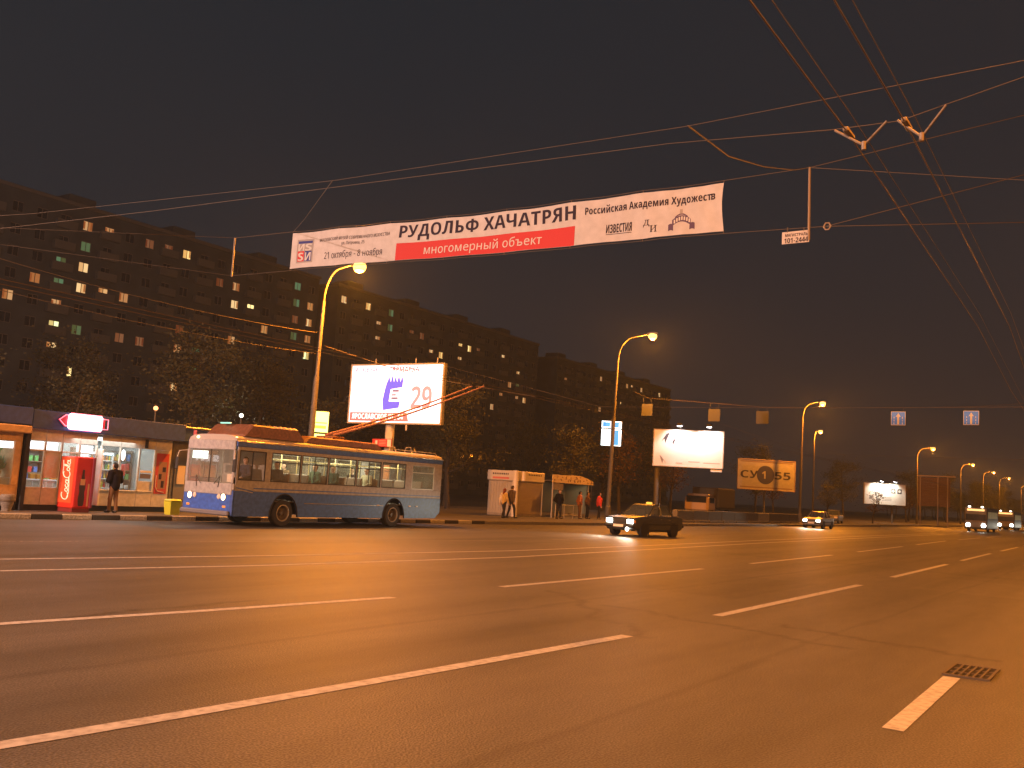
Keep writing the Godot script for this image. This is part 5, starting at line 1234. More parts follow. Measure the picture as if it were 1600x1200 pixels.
func traffic() -> void:
	var dk := M("car_paint_dark", 0.028, 0.03, 0.028, 0.25); dk.clearcoat_enabled = true; dk.clearcoat = 0.8
	var gy := M("car_paint_silver", 0.3, 0.3, 0.3, 0.3, 0.4); gy.clearcoat_enabled = true
	var c := car("saloon_car", "dark saloon car with its headlights on passing the bus stop", V(-18.9, 0, 39.6), -0.12, dk, true, 10.0)
	put("fog_lamp", B.new().lathe([Vector2(0, 0.03), Vector2(0.07, 0.02), Vector2(0.09, 0.0)], Vector3(0.45, 0.33, 2.14), Vector3(0, 0, 1), 14), glow("car_headlight_lit"), c)
	put("added_roof_glint", B.new().rbox(Vector3(0, 1.5, -0.3), Vector3(0.3, 0.1, 0.12), 0.03), glow("amber_glint_glow", 1.0, 0.55, 0.08, 1.2), c)  # glowing block added to draw an amber glint above the roof
	car("saloon_car", "silver saloon car with headlights on beside the concrete barrier", V(-23.0, 0, 82.5), 0.0, gy, true, 9.0)
	car("parked_car", "dark parked car on the verge behind the silver car", V(-28.6, 0.15, 108.5), 0.1, dk, false, 0.0)
	var far := [[-12.6, 152.0], [-13.6, 186.0], [-17.5, 176.0], [-18.5, 240.0], [-21.5, 205.0]]
	for i in far.size(): car("distant_car", "distant oncoming car with bright headlights far down the road", V(far[i][0], 0, far[i][1]), 0.0, gy if i % 2 else dk, true, 1.5, "distant oncoming cars")
	# oncoming bus with lit boards
	for q in [[-16.4, 126.0, "oncoming city bus with glowing roof lamps and bright headlights"], [-17.6, 168.0, "farther oncoming bus with lit windows behind the first bus"]]:
		var b := thing("city_bus", q[2], "bus", V(q[0], 0, q[1]))
		var body := M("far_bus_paint", 0.12, 0.10, 0.08, 0.4)
		put("body", B.new().rbox(Vector3(0, 1.62, -5.2), Vector3(2.5, 2.6, 10.4), 0.12), body, b)
		put("windscreen", B.new().rbox(Vector3(0, 1.75, 0.01), Vector3(2.2, 0.75, 0.06), 0.03), M("dark_glass", 0.02, 0.02, 0.02, 0.08), b)
		put("route_sign", B.new().rbox(Vector3(0, 2.62, 0.02), Vector3(1.9, 0.24, 0.06), 0.02), glow("route_board_amber", 1.0, 0.55, 0.2, 1.6), b)
		put("waist_stripe", B.new().rbox(Vector3(0, 1.26, 0.02), Vector3(2.3, 0.16, 0.05), 0.02), M("stripe_dull", 0.16, 0.11, 0.07, 0.5), b)
		put("bumper", B.new().rbox(Vector3(0, 0.48, 0.06), Vector3(2.46, 0.22, 0.12), 0.04), M("car_black_trim"), b)
		put("wiper", B.new().tube([Vector3(-0.1, 1.35, 0.06), Vector3(-0.3, 2.0, 0.06)], 0.015, 5), M("car_black_trim"), b)
		for sg in [-1.0, 1.0]:
			put("headlight", B.new().lathe([Vector2(0, 0.08), Vector2(0.2, 0.06), Vector2(0.26, 0.0)], Vector3(sg * 0.85, 0.78, 0.03), Vector3(0, 0, 1), 14), glow("car_headlight_lit"), b)
			spot(b, Vector3(sg * 0.85, 0.78, 0.2), Vector3(0, -0.08, 1), lin(1.0, 0.95, 0.8), 2.0, 26.0, 0.1)
			put("roof_lamp", B.new().ball(Vector3(sg * 0.7, 3.0, -0.02), Vector3(0.16, 0.1, 0.1), 10), glow("roof_lamp_white", 1.0, 0.9, 0.7, 6.0), b)
			for z in [-2.2, -8.0]: wheel(b, Vector3(sg * 1.05, 0.47, z), 0.47, 0.28, sg)
			for k in 6: put("side_window", B.new().rbox(Vector3(sg * 1.25, 2.05, -1.4 - k * 1.5), Vector3(0.03, 0.8, 1.3), 0.01), glow("far_window_lit", 1.0, 0.7, 0.3, 0.12), b)
	# lorry behind the barrier
	var t := thing("parked_lorry", "parked lorry with a pale cab and canvas body behind the concrete barrier", "lorry", V(-31.5, 0.15, 78.3))
	var cab := M("lorry_cab", 0.42, 0.3, 0.2, 0.5)
	wb(t, "cab", cab, -32.6, -30.4, 0.9, 2.1, 75.9, 77.6, 0.12)
	wb(t, "cab_roof", cab, -32.5, -30.5, 2.1, 2.35, 76.2, 77.5, 0.1)
	wb(t, "windscreen", M("dark_glass"), -32.4, -30.6, 1.6, 2.15, 75.86, 75.9, 0.01)
	wb(t, "side_window", M("dark_glass"), -30.42, -30.38, 1.6, 2.05, 76.2, 77.2, 0.01)
	wb(t, "canvas_body", M("lorry_canvas", 0.09, 0.075, 0.055, 0.9), -32.7, -30.3, 1.15, 2.95, 77.75, 82.0, 0.12)
	wb(t, "chassis", M("car_black_trim"), -32.2, -30.8, 0.7, 0.92, 75.9, 82.0, 0.02)
	for s in [76.8, 80.6]:
		for sg in [-1.0, 1.0]: wheel(t, V(-31.5 + sg * 0.95, 0.62, s) - t.position, 0.47, 0.26, sg)
	# barrier of concrete blocks
	var con := M("barrier_concrete", 0.2, 0.18, 0.155, 0.85); grain(con, 0.6, 0.35, 71, 0.04)
	var pale := M("barrier_lit_tone", 0.4, 0.36, 0.26, 0.7); grain(pale, 0.6, 0.2, 72, 0.04)  # paler colour puts the light on one panel into the concrete
	for i in 10:
		var s := 62.0 + i * 2.85
		var b := thing("barrier_block", "long grey concrete barrier block in the row beside the road" if i != 6 else "barrier block coloured paler as if lit in the concrete row", "barrier", V(-27.3, 0.15, s + 1.4), 0, "concrete barrier blocks")
		wb(b, "block", con if i != 6 else pale, -27.5, -27.1, 0.15, 1.02, s, s + 2.8, 0.04)
		wb(b, "foot", con, -27.65, -26.95, 0.15, 0.3, s + 0.1, s + 2.7, 0.03)

func billboard(called: String, label: String, a: Vector3, b: Vector3, y0: float, y1: float, post_e: float, face: Material, frame_m: Material, post_r := 0.2, post_m: Material = null) -> Node3D:
	# a: left end, b: right end as seen from the road; local x runs from a to b, +z faces the viewer
	var mid := (a + b) * 0.5
	var d := b - a
	var t := thing(called, label, "billboard", Vector3(mid.x, 0.15, mid.z), atan2(-d.z, d.x))
	var w := d.length(); var h := y1 - y0; var cy := (y0 + y1) / 2 - 0.15
	put("panel", B.new().rbox(Vector3(0, cy, -0.12), Vector3(w, h, 0.22), 0.02), M("billboard_back", 0.2, 0.18, 0.16, 0.7), t)
	put("poster", B.new().box(Vector3(0, cy, 0.0), Vector3(w - 0.16, h - 0.16, 0.016)), face, t)
	for q in [[0.0, h / 2 - 0.045, w, 0.09], [0.0, -h / 2 + 0.045, w, 0.09]]: put("frame_bar", B.new().rbox(Vector3(q[0], cy + q[1], 0.02), Vector3(q[2], q[3], 0.09), 0.015), frame_m, t)
	for sg in [-1.0, 1.0]: put("frame_bar", B.new().rbox(Vector3(sg * (w / 2 - 0.045), cy, 0.02), Vector3(0.09, h - 0.18, 0.088), 0.015), frame_m, t)
	put("post", B.new().tube([Vector3(post_e * w, 0, -0.45), Vector3(post_e * w, cy + h * 0.2, -0.45)], post_r, 14), post_m if post_m else M("post_paint"), t)
	put("post_brace", B.new().rbox(Vector3(post_e * w, cy - h * 0.2, -0.32), Vector3(0.9, 0.2, 0.24), 0.02), M("billboard_back"), t)
	return t

func flat_print(t: Node3D, called: String, pts: Array, m: Material, cy: float, z: float) -> void:
	put(called, B.new().prism(PackedVector2Array(pts), Transform3D(Basis(), Vector3(0, cy, z)), 0.006), m, t)

func billboards() -> void:
	var fr := M("billboard_frame", 0.42, 0.38, 0.33, 0.5)
	# lit board behind the trolleybus
	var face := glow("billboard_backlit", 0.95, 0.9, 1.0, 1.9)
	var t := billboard("backlit_sign_board", "brightly lit white billboard with a blue jar, 29 and a red address strip", V(-36.5, 0, 38.0), V(-30.25, 0, 38.45), 4.86, 8.16, -0.08, face, fr, 0.25, M("post_pale", 0.5, 0.46, 0.38, 0.6))
	var cy := 6.51 - 0.15
	var B2 := glow("print_blue_lit", 0.16, 0.15, 0.95, 0.85); var R2 := glow("print_red_lit", 1.0, 0.22, 0.2, 0.8); var P2 := glow("print_pink_lit", 1.0, 0.36, 0.4, 0.8); var W2 := glow("print_white_lit", 1.0, 0.9, 0.92, 1.6); var K2 := glow("print_violet_lit", 0.2, 0.14, 0.3, 0.5)
	var z := 0.0115
	var jar := [Vector2(-0.55, -0.78), Vector2(-0.62, -0.3), Vector2(-0.5, 0.3), Vector2(-0.42, 0.58)]
	for i in 5: jar.append_array([Vector2(-0.4 + i * 0.19, 0.55), Vector2(-0.32 + i * 0.19, 0.85 + 0.05 * (i % 2))])
	jar.append_array([Vector2(0.52, 0.62), Vector2(0.5, 0.4), Vector2(0.42, -0.3), Vector2(0.36, -0.66)])
	for i in jar.size(): jar[i] = jar[i] * 1.15 - Vector2(0.1, 0.0)
	flat_print(t, "jar_print", jar, B2, cy, z)
	flat_print(t, "jar_label_print", [Vector2(-0.38, -0.42), Vector2(-0.3, 0.25), Vector2(0.46, 0.36), Vector2(0.40, -0.42)], W2, cy, z + 0.005)
	for q in [[-0.05, 0.16, 0.42, 0.1], [-0.16, -0.06, 0.28, 0.08], [-0.1, -0.24, 0.44, 0.1]]: put("label_line", B.new().box(Vector3(q[0] + 0.1, cy + q[1], z + 0.01), Vector3(q[2], q[3], 0.005)), K2, t)
	letters(t, "29", "Droid Sans", true, 1.35, 1.2, Transform3D(Basis(), Vector3(1.75, cy - 0.18, z + 0.001)), P2, 0.006)
	flat_print(t, "address_strip", [Vector2(-3.0, -1.5), Vector2(1.02, -1.5), Vector2(0.86, -1.02), Vector2(-3.0, -1.02)], R2, cy, z)
	letters(t, "ЯРОСЛАВСКОЕ Ш., 54", "Droid Sans", true, 3.5, 0.34, Transform3D(Basis(), Vector3(-1.1, cy - 1.26, z + 0.006)), W2, 0.006)
	letters(t, "МОСКОВСКАЯ", "Droid Sans", true, 1.5, 0.26, Transform3D(Basis(), Vector3(-2.1, cy + 1.34, z)), K2, 0.006)
	letters(t, "ЯРМАРКА", "Droid Sans", true, 1.8, 0.26, Transform3D(Basis(), Vector3(0.6, cy + 1.34, z)), R2, 0.006)
	area(t, Vector3(0, cy, 0.2), Vector3(0, 0, 1), 6.0, 3.0, lin(0.95, 0.92, 1.0), 4.0)
	for x in [-1.5, 1.2, 2.6]: put("top_bracket", B.new().tube([Vector3(x, cy + 1.6, -0.05), Vector3(x, cy + 1.95, -0.05)], 0.03, 6), fr, t)
	put("hanging_tag", B.new().rbox(Vector3(0.9, cy - 1.82, 0.0), Vector3(0.12, 0.32, 0.02), 0.01), fr, t)
	var ps := thing("post_sign", "small red and white sign plate clamped to the lit billboard's pale post", "sign", V(-33.9, 3.83, 38.03), atan2(0.45, 6.25) * -1.0 + 0.14)
	put("plate", B.new().rbox(Vector3(0, 0, -0.02), Vector3(1.3, 0.42, 0.04), 0.01), M("plate_red", 0.5, 0.05, 0.05, 0.5), ps)
	put("white_patch", B.new().box(Vector3(0.5, 0, 0.003), Vector3(0.26, 0.38, 0.006)), M("sign_white", 0.7, 0.7, 0.68, 0.5), ps)
	put("white_patch", B.new().box(Vector3(-0.36, 0.02, 0.003), Vector3(0.14, 0.2, 0.006)), M("sign_white"), ps)
	for k in 4: put("print_line", B.new().box(Vector3(0.05, 0.12 - k * 0.08, 0.003), Vector3(0.48, 0.03, 0.006)), M("print_pale", 0.6, 0.35, 0.3, 0.6), ps)
	put("upper_plate", B.new().rbox(Vector3(0.45, 0.42, -0.02), Vector3(0.42, 0.38, 0.03), 0.01), M("card_paper"), ps)
	put("clamp", B.new().rbox(Vector3(0, 0, -0.1), Vector3(0.5, 0.08, 0.14), 0.01), M("billboard_back"), ps)
	# white board lit from above
	var paper := M("poster_white", 0.72, 0.7, 0.68, 0.7)
	t = billboard("floodlit_billboard", "white billboard with two floodlights above it and faint grey drawings", V(-33.2, 0, 70.5), V(-27.8, 0, 72.3), 4.36, 7.42, -0.44, paper, fr, 0.2)
	cy = 5.89 - 0.15
	var gk := M("print_grey", 0.04, 0.035, 0.05, 0.7); var pg := M("print_pale_grey", 0.25, 0.21, 0.21, 0.7)
	for q in [[-1.85, 0.85, 1.0], [-1.2, 0.55, 0.6]]:
		var bird := []
		for e in [Vector2(0.35, 0.45), Vector2(0.05, 0.3), Vector2(-0.35, -0.35), Vector2(-0.1, -0.1), Vector2(0.0, -0.48), Vector2(0.12, -0.1)]: bird.append(Vector2(q[0], q[1]) + e * q[2])
		flat_print(t, "bird_print", bird, gk, cy, z)
	flat_print(t, "sprig_print", [Vector2(-2.3, -0.6), Vector2(-2.05, -1.3), Vector2(-1.98, -1.0), Vector2(-1.7, -1.32), Vector2(-2.15, -0.7)], pg, cy, z)
	for q in [[0.5, -1.05, 0.9], [1.9, -1.1, 1.3], [0.9, 0.9, 1.2], [-0.7, -1.2, 0.5]]: put("print_line", B.new().box(Vector3(q[0], cy + q[1], z), Vector3(q[2], 0.05, 0.005)), pg, t)
	floodlights(t, cy, 3.06, [-0.65, 1.7], lin(0.95, 0.97, 1.0), 12.0)
	put("name_tag", B.new().rbox(Vector3(2.3, cy - 1.68, 0.0), Vector3(0.9, 0.18, 0.03), 0.008), paper, t)
	# unlit board with a blue disc
	var ochre := M("poster_cream", 0.36, 0.34, 0.3, 0.7); grain(ochre, 0.3, 0.12, 81, 0.03)
	t = billboard("unlit_billboard", "unlit cream billboard with a dark blue disc and square black lettering", V(-35.3, 0, 95.9), V(-30.5, 0, 100.3), 3.25, 6.5, 0.0, ochre, M("frame_brown", 0.32, 0.24, 0.18, 0.6), 0.11)
	cy = 4.87 - 0.15
	put("disc_print", B.new().lathe([Vector2(0, 0.006), Vector2(0.98, 0.006), Vector2(0.98, 0.0)], Vector3(-0.1, cy, 0.0085), Vector3(0, 0, 1), 40), M("disc_blue", 0.03, 0.03, 0.09, 0.7), t)
	var bk := M("print_black", 0.025, 0.02, 0.03, 0.7)
	letters(t, "С", "Droid Sans", true, 0.9, 0.8, Transform3D(Basis(), Vector3(-2.45, cy, 0.011)), bk, 0.006)
	letters(t, "У", "Droid Sans", true, 0.95, 0.8, Transform3D(Basis(), Vector3(-1.42, cy, 0.019)), bk, 0.006)
	letters(t, "1", "Droid Sans", true, 0.4, 0.8, Transform3D(Basis(), Vector3(-0.3, cy, 0.019)), M("poster_cream"), 0.006)
	letters(t, "5", "Droid Sans", true, 0.8, 0.8, Transform3D(Basis(), Vector3(1.32, cy, 0.019)), bk, 0.006)
	letters(t, "5", "Droid Sans", true, 0.8, 0.8, Transform3D(Basis(), Vector3(2.3, cy, 0.019)), bk, 0.006)
	for y in [1.35, -1.35]: put("print_rule", B.new().box(Vector3(0, cy + y, 0.011), Vector3(5.9, 0.12, 0.005)), M("print_brown", 0.2, 0.13, 0.1, 0.7), t)
	# far white board
	t = billboard("far_billboard", "small far-off floodlit billboard with two dark portraits behind a bare tree", V(-33.2, 0, 142.3), V(-28.4, 0, 146.8), 2.75, 5.85, 0.22, paper, fr, 0.12)
	cy = 4.3 - 0.15
	for x in [1.3, 2.3]:
		put("portrait_print", B.new().box(Vector3(x, cy + 0.5, z), Vector3(0.7, 0.7, 0.006)), gk, t)
		put("face_print", B.new().lathe([Vector2(0, 0.005), Vector2(0.2, 0.005), Vector2(0.2, 0)], Vector3(x, cy + 0.5, z + 0.004), Vector3(0, 0, 1), 18), paper, t)
	for k in 3: put("print_line", B.new().box(Vector3(0.3, cy - 0.5 - k * 0.2, z), Vector3(1.5, 0.06, 0.005)), pg, t)
	floodlights(t, cy, 3.1, [-1.2, 0.9], lin(1.0, 0.95, 0.75), 14.0)
	# boards seen from behind
	t = thing("billboard_back", "slatted wooden back of a tall billboard beside the far lamp post", "billboard", V(-25.6, 0.15, 153.0))
	var wood := M("board_wood", 0.22, 0.12, 0.07, 0.8); grain(wood, 0.4, 0.3, 82, 0.04)
	var wx := atan2(3.3, 3.2)
	t.rotation.y = wx * -1.0 + 1.57 - 0.75
	for k in 12: put("slat", B.new().rbox(Vector3(0, 3.0 + k * 0.36, 0), Vector3(4.5, 0.33, 0.06), 0.01), wood, t)
	for x in [-1.9, 0.55, 1.9]: put("upright", B.new().rbox(Vector3(x, 3.6, 0.1), Vector3(0.18, 7.3, 0.14), 0.02), M("frame_brown"), t)
	put("top_bar", B.new().rbox(Vector3(0.3, 7.35, 0.1), Vector3(5.4, 0.16, 0.16), 0.02), M("lorry_cab"), t)

func floodlights(t: Node3D, cy: float, h: float, xs: Array, c: Color, e: float) -> void:
	for x in xs:
		var p := Vector3(x, cy + h / 2 + 0.35, 1.25)
		put("floodlight_arm", B.new().tube([Vector3(x, cy + h / 2, -0.05), Vector3(x, cy + h / 2 + 0.4, 0.3), p], 0.025, 6), M("billboard_back"), t)
		var body := put("floodlight", B.new().rbox(p, Vector3(0.42, 0.2, 0.26), 0.05, Basis(Vector3(1, 0, 0), 0.6)), M("car_black_trim"), t)
		put("floodlight_lamp", B.new().rbox(p + Vector3(0, -0.09, -0.09), Vector3(0.36, 0.08, 0.26), 0.02, Basis(Vector3(1, 0, 0), 0.6)), glow("floodlight_lit", 0.95, 0.97, 1.0, 14.0), body)
		spot(t, p + Vector3(0, -0.16, -0.16), Vector3(0, -1.55, -1.2), c, e, 62.0, 0.12)

func lightboxes() -> void:
	# two-part signs fixed to the lamp posts, turned towards the oncoming lanes; local +x is the lit face
	for q in [[-28.75, 28.3, 3.35, 1.22, 0.72, -0.7, "yellow-green lit advertising box on the lamp post behind the trolleybus", Color(0.84, 1.0, 0.25), 2.6, 0], [-30.2, 57.35, 5.12, 1.74, 1.42, -0.98, "blue and white lit advertising box on the lamp post by the shelter", Color(0.8, 0.97, 1.0), 2.8, 1]]:
		var t := thing("light_box", q[6], "light box", V(q[0], q[2], q[1]), q[5])
		var lit := glow("light_box_lit_%d" % q[9], q[7].r, q[7].g, q[7].b, q[8])
		var w: float = q[4] * 0.5
		var cut: float = 0.30 if q[9] == 0 else 1.22
		for h in [[0.0, cut - 0.03], [cut, q[3]]]:
			var y: float = (h[0] + h[1]) / 2.0; var hh: float = h[1] - h[0]
			put("casing", B.new().rbox(Vector3(-0.1, y, 0), Vector3(0.2, hh, q[4]), 0.03), M("light_box_case", 0.05, 0.07, 0.03, 0.5), t)
			put("lit_face", B.new().rbox(Vector3(0.006, y, 0), Vector3(0.014, hh - 0.05, q[4] - 0.05), 0.004), lit, t)
			if q[9] == 0:
				if hh > 0.5:
					put("print_band", B.new().box(Vector3(0.0145, y - 0.04, 0), Vector3(0.003, 0.05, 0.56)), glow("print_yellow_lit", 0.95, 0.95, 0.1, 1.0), t)
					put("print_band", B.new().box(Vector3(0.0145, y - 0.22, 0), Vector3(0.003, 0.12, 0.5)), glow("print_yellow_lit"), t)
			else:
				var bl := glow("print_sky_lit", 0.06, 0.42, 1.0, 0.95)
				if hh < 0.7: put("print_band", B.new().box(Vector3(0.0145, y, 0.36), Vector3(0.003, hh - 0.2, 0.5)), bl, t)
				put("print_band", B.new().box(Vector3(0.0145, y, -0.34), Vector3(0.003, hh - 0.16, 0.34)), bl, t)
			put("bracket", B.new().rbox(Vector3(-0.24, y, 0), Vector3(0.1, 0.06, 0.12), 0.01), M("rusty_iron"), t)
		if q[9] == 1: put("centre_strut", B.new().rbox(Vector3(0.03, q[3] / 2, 0), Vector3(0.03, q[3] + 0.2, 0.11), 0.01), M("rusty_iron"), t)
		area(t, Vector3(0.25, q[3] / 2, 0), Vector3(1, 0, 0), 0.8, 1.2, lin(q[7].r, q[7].g, q[7].b), 2.0)

# ---------------------------------------------------------------- apartment blocks
func block(label: String, p: float, s0: float, bays: int, lit: Array, stairs: Array, seed_n: int) -> void:
	var bw := 3.2; var sh := 2.85; var fl := 12
	var t := thing("apartment_block", label, "building", V(p - 6, 0, s0 + bays * bw / 2))
	var wall := M("block_wall", 0.05, 0.07, 0.1, 0.85); grain(wall, 0.05, 0.25, 91, 0.02)
	var trim := M("block_trim", 0.08, 0.09, 0.105, 0.85)
	var L := bays * bw
	var o := t.position
	var wl := B.new()
	wl.box(V(p - 6.6, 18.0, s0 + L / 2) - o, Vector3(12.0, 36.0, L))
	for f in fl + 1:
		var y0 := 0.0 if f == 0 else 1.0 + f * sh - 0.75
		var y1 := 1.0 + f * sh + 0.75 if f < fl else 36.0
		wl.box(V(p - 0.3, (y0 + y1) / 2, s0 + L / 2) - o, Vector3(0.6, y1 - y0, L))
	for f in fl:
		for b in bays + 1:
			var a := s0 + (b - 0.5) * bw + 0.72; var c := s0 + (b + 0.5) * bw - 0.72
			a = maxf(a, s0); c = minf(c, s0 + L)
			wl.box(V(p - 0.301, 1.0 + f * sh + 0.75 + 0.675, (a + c) / 2) - o, Vector3(0.598, 1.35, c - a))
	put("wall", wl, wall, t)
	put("roof", B.new().rbox(V(p - 6.5, 36.25, s0 + L / 2) - o, Vector3(13.4, 0.5, L + 0.6), 0.05), trim, t)
	for k in 4: put("roof_hut", B.new().rbox(V(p - 6, 37.6, s0 + L * (k + 0.5) / 4.0) - o, Vector3(4, 2.2, 4), 0.05), wall, t)
	var fm := B.new()
	for z in [-0.69, 0.0, 0.69]: fm.box(Vector3(0, 0, z), Vector3(0.08, 1.34, 0.07))
	for y in [-0.64, 0.64]: fm.box(Vector3(0.001, y, 0), Vector3(0.078, 0.07, 1.3))
	var frame_mesh := fm.mesh()
	var pane_mesh := B.new().box(Vector3(-0.01, 0, 0), Vector3(0.012, 1.21, 0.62)).mesh()
	var curtain_mesh := B.new().box(Vector3(0.0, 0, 0), Vector3(0.014, 1.0, 0.26)).mesh()
	var white := M("window_frame_white", 0.11, 0.11, 0.12, 0.6)
	var dark := M("window_dark_glass", 0.012, 0.012, 0.014, 0.08)
	var lights := [[0.6, 0.27, 0.12, 0.15], [1.0, 0.52, 0.2, 0.36], [1.0, 0.6, 0.24, 0.66], [1.0, 0.68, 0.24, 1.15], [0.95, 0.95, 0.4, 1.0], [0.25, 0.6, 0.3, 0.14]]
	var on := {}
	for q in lit: on[int(q) / 10] = int(q) % 10
	var rng := RandomNumberGenerator.new(); rng.seed = seed_n
	for b in bays:
		for f in fl:
			var w := put("window", frame_mesh, white, t, V(p - 0.12, 1.0 + f * sh + 1.425, s0 + (b + 0.5) * bw) - o)
			var k: int = on.get(b * 100 + f, -1)
			for h in 2:
				var m: Material = dark
				if k >= 0 and not (k in [3, 4] and h == 1 and rng.randf() < 0.3):
					var e: Array = lights[k]
					var j := rng.randi() % 3
					m = glow("window_lit_%d_%d" % [k, j], e[0], e[1] * (0.85 + 0.15 * j), e[2] * (0.7 + 0.3 * j), e[3] * (0.65 + 0.35 * j))
				put("pane", pane_mesh, m, w, Vector3(0, 0, 0.345 - 0.69 * h))
				if m != dark and k != 5 and rng.randf() < 0.7:
					put("curtain", curtain_mesh, glow("curtain_lit_%d" % k, lights[k][0], lights[k][1] * 0.7, lights[k][2] * 0.5, lights[k][3] * 0.35), w, Vector3(0.0, rng.randf_range(-0.05, 0.12), (0.345 + 0.16 if h == 0 else -0.345 - 0.16)))
	var bal := B.new()
	bal.rbox(Vector3(0.55, 0.5, 0), Vector3(0.08, 1.0, 2.9), 0.02); bal.box(Vector3(0.25, -0.05, 0), Vector3(0.6, 0.12, 2.9))
	for z in [-1.41, 1.41]: bal.box(Vector3(0.25, 0.5, z), Vector3(0.52, 0.98, 0.06))
	var bm := bal.mesh()
	for b in bays:
		if b % 5 in [1, 3]:
			for f in fl: put("balcony", bm, trim, t, V(p, 1.0 + f * sh + 0.32, s0 + (b + 0.5) * bw) - o)

# ---------------------------------------------------------------- trees
var leaf_cards := {}
func tree(called: String, label: String, at: Vector3, h: float, spread: float, seed_n: int, leafy: float, bark: Material, leaf: Material, group := "") -> Node3D:
	var t := thing(called, label, "tree", at, 0.0, group)
	var rng := RandomNumberGenerator.new(); rng.seed = seed_n
	var tr := B.new(); var cr := B.new()
	var top := Vector3(rng.randf_range(-0.4, 0.4), h * 0.72, rng.randf_range(-0.4, 0.4))
	var tp := []; var rr := []
	for i in 7:
		var e := i / 6.0
		tp.append(top * e + Vector3(sin(e * 5.0 + seed_n) * 0.12, 0, cos(e * 4.0 + seed_n) * 0.12)); rr.append(lerpf(0.032 * h * 0.55, 0.03, e))
	tr.tube(tp, rr, 8)
	var tips := []
	for i in 15:
		var e := rng.randf_range(0.3, 1.0)
		var a: Vector3 = top * e
		var w := TAU * i / 15.0 * 2.4 + rng.randf()
		var d := Vector3(cos(w), rng.randf_range(0.35, 1.1), sin(w)).normalized()
		var ln := spread * rng.randf_range(0.55, 1.0) * (1.25 - 0.55 * e)
		var b := a + d * ln * 0.55 + Vector3(0, 0.1, 0); var c := a + d * ln + Vector3(0, -0.1 * ln, 0)
		tr.tube([a, b, c], [0.06 * (1.3 - e), 0.035, 0.012], 5, false)
		for k in 5:
			var s := a.lerp(c, rng.randf_range(0.35, 1.0))
			var q := s + Vector3(rng.randf_range(-1, 1), rng.randf_range(-0.3, 1.0), rng.randf_range(-1, 1)) * ln * 0.42
			tr.tube([s, q], [0.018, 0.006], 4, false)
			tips.append(q); tips.append(s.lerp(q, 0.6))
	for q in tips:
		if rng.randf() > 0.55 + leafy * 0.45: continue
		var rad := spread * rng.randf_range(0.12, 0.26)
		for i in int(34 * leafy):
			var d := Vector3(rng.randfn(), rng.randfn() * 0.75, rng.randfn()) * rad * 0.75
			var u := Vector3(rng.randfn(), rng.randfn() * 0.6, rng.randfn()).normalized() * rng.randf_range(0.07, 0.13)
			var w2 := u.cross(Vector3(rng.randfn(), rng.randfn(), rng.randfn())).normalized() * rng.randf_range(0.04, 0.07)
			var c: Vector3 = q + d
			cr.quad(c - u, c - w2, c + u, c + w2)
	put("trunk", tr, bark, t)
	if cr.v.size(): put("crown", cr, leaf, t)
	return t

func trees() -> void:
	var bark := M("bark", 0.09, 0.07, 0.055, 0.9); grain(bark, 1.0, 0.4, 95, 0.05)
	var green := M("autumn_leaf", 0.04, 0.04, 0.018, 0.7); green.backlight_enabled = true; green.backlight = Color(0.25, 0.25, 0.1)
	var rust := M("rust_leaf", 0.10, 0.055, 0.02, 0.7); rust.backlight_enabled = true; rust.backlight = Color(0.3, 0.2, 0.1)
	var t0 := tree("birch_tree", "dark bushy tree behind the closed kiosk by the trolleybus", V(-40, 0.1, 52), 11.0, 3.4, 3, 1.0, bark, green, "trees behind the stop and kiosks")
	var t1 := tree("maple_tree", "half-bare rust-leaved tree beside the floodlit billboard", V(-37.5, 0.1, 73.0), 9.5, 2.9, 8, 0.42, bark, rust, "trees behind the stop and kiosks")
	var t2 := tree("maple_tree", "slim half-bare tree behind the bus shelter", V(-36, 0.1, 62), 8.5, 2.4, 14, 0.5, bark, green, "trees behind the stop and kiosks")
	var spots := [[0, -52, 40, 1.2], [0, -60, 52, 1.25], [2, -47, 47, 1.1], [0, -70, 60, 1.3], [2, -45, 58, 1.0], [0, -64, 38, 1.15], [0, -55, 70, 1.2], [0, -75, 82, 1.3], [2, -44, 82, 1.1], [1, -41, 92, 1.0], [0, -48, 104, 1.1], [1, -38, 116, 0.9], [0, -45, 130, 1.1], [2, -36, 134, 0.8], [0, -42, 165, 1.1], [1, -34, 176, 0.9], [0, -38, 200, 1.1], [0, -36, 230, 1.2], [0, -34, 270, 1.2], [2, -50, 30, 1.0], [0, -58, 26, 1.1], [0, -85, 100, 1.4], [0, -80, 125, 1.4], [0, -70, 150, 1.3]]
	var names := ["dark bushy tree in the belt between the kiosks and the apartment blocks", "half-bare rust-leaved tree on the verge beyond the barrier", "slim half-bare tree in the belt behind the kiosks"]
	for i in spots.size():
		var q: Array = spots[i]
		var src: Node3D = [t0, t1, t2][q[0]]
		var o := dup(src, "birch_tree" if q[0] == 0 else "maple_tree", names[q[0]], V(q[1], -0.02, q[2]), i * 1.7, "trees behind the stop and kiosks")
		o.scale = Vector3.ONE * q[3]
	tree("bare_tree", "small bare crooked tree in front of the far floodlit billboard", V(-28.7, 0.1, 128), 5.2, 1.5, 23, 0.12, bark, rust)
	for i in 26:
		var o := dup([t0, t0, t2][i % 3], "birch_tree", "dark far-off tree in the row where the road runs out of sight", V(-24.0 - (i % 5) * 9.0 - i * 1.4 + 14.0 * (i % 2), -0.02, 300.0 + i * 6.0), i * 2.3, "far-off trees at the end of the road")
		o.scale = Vector3.ONE * (1.1 + 0.08 * (i % 4))

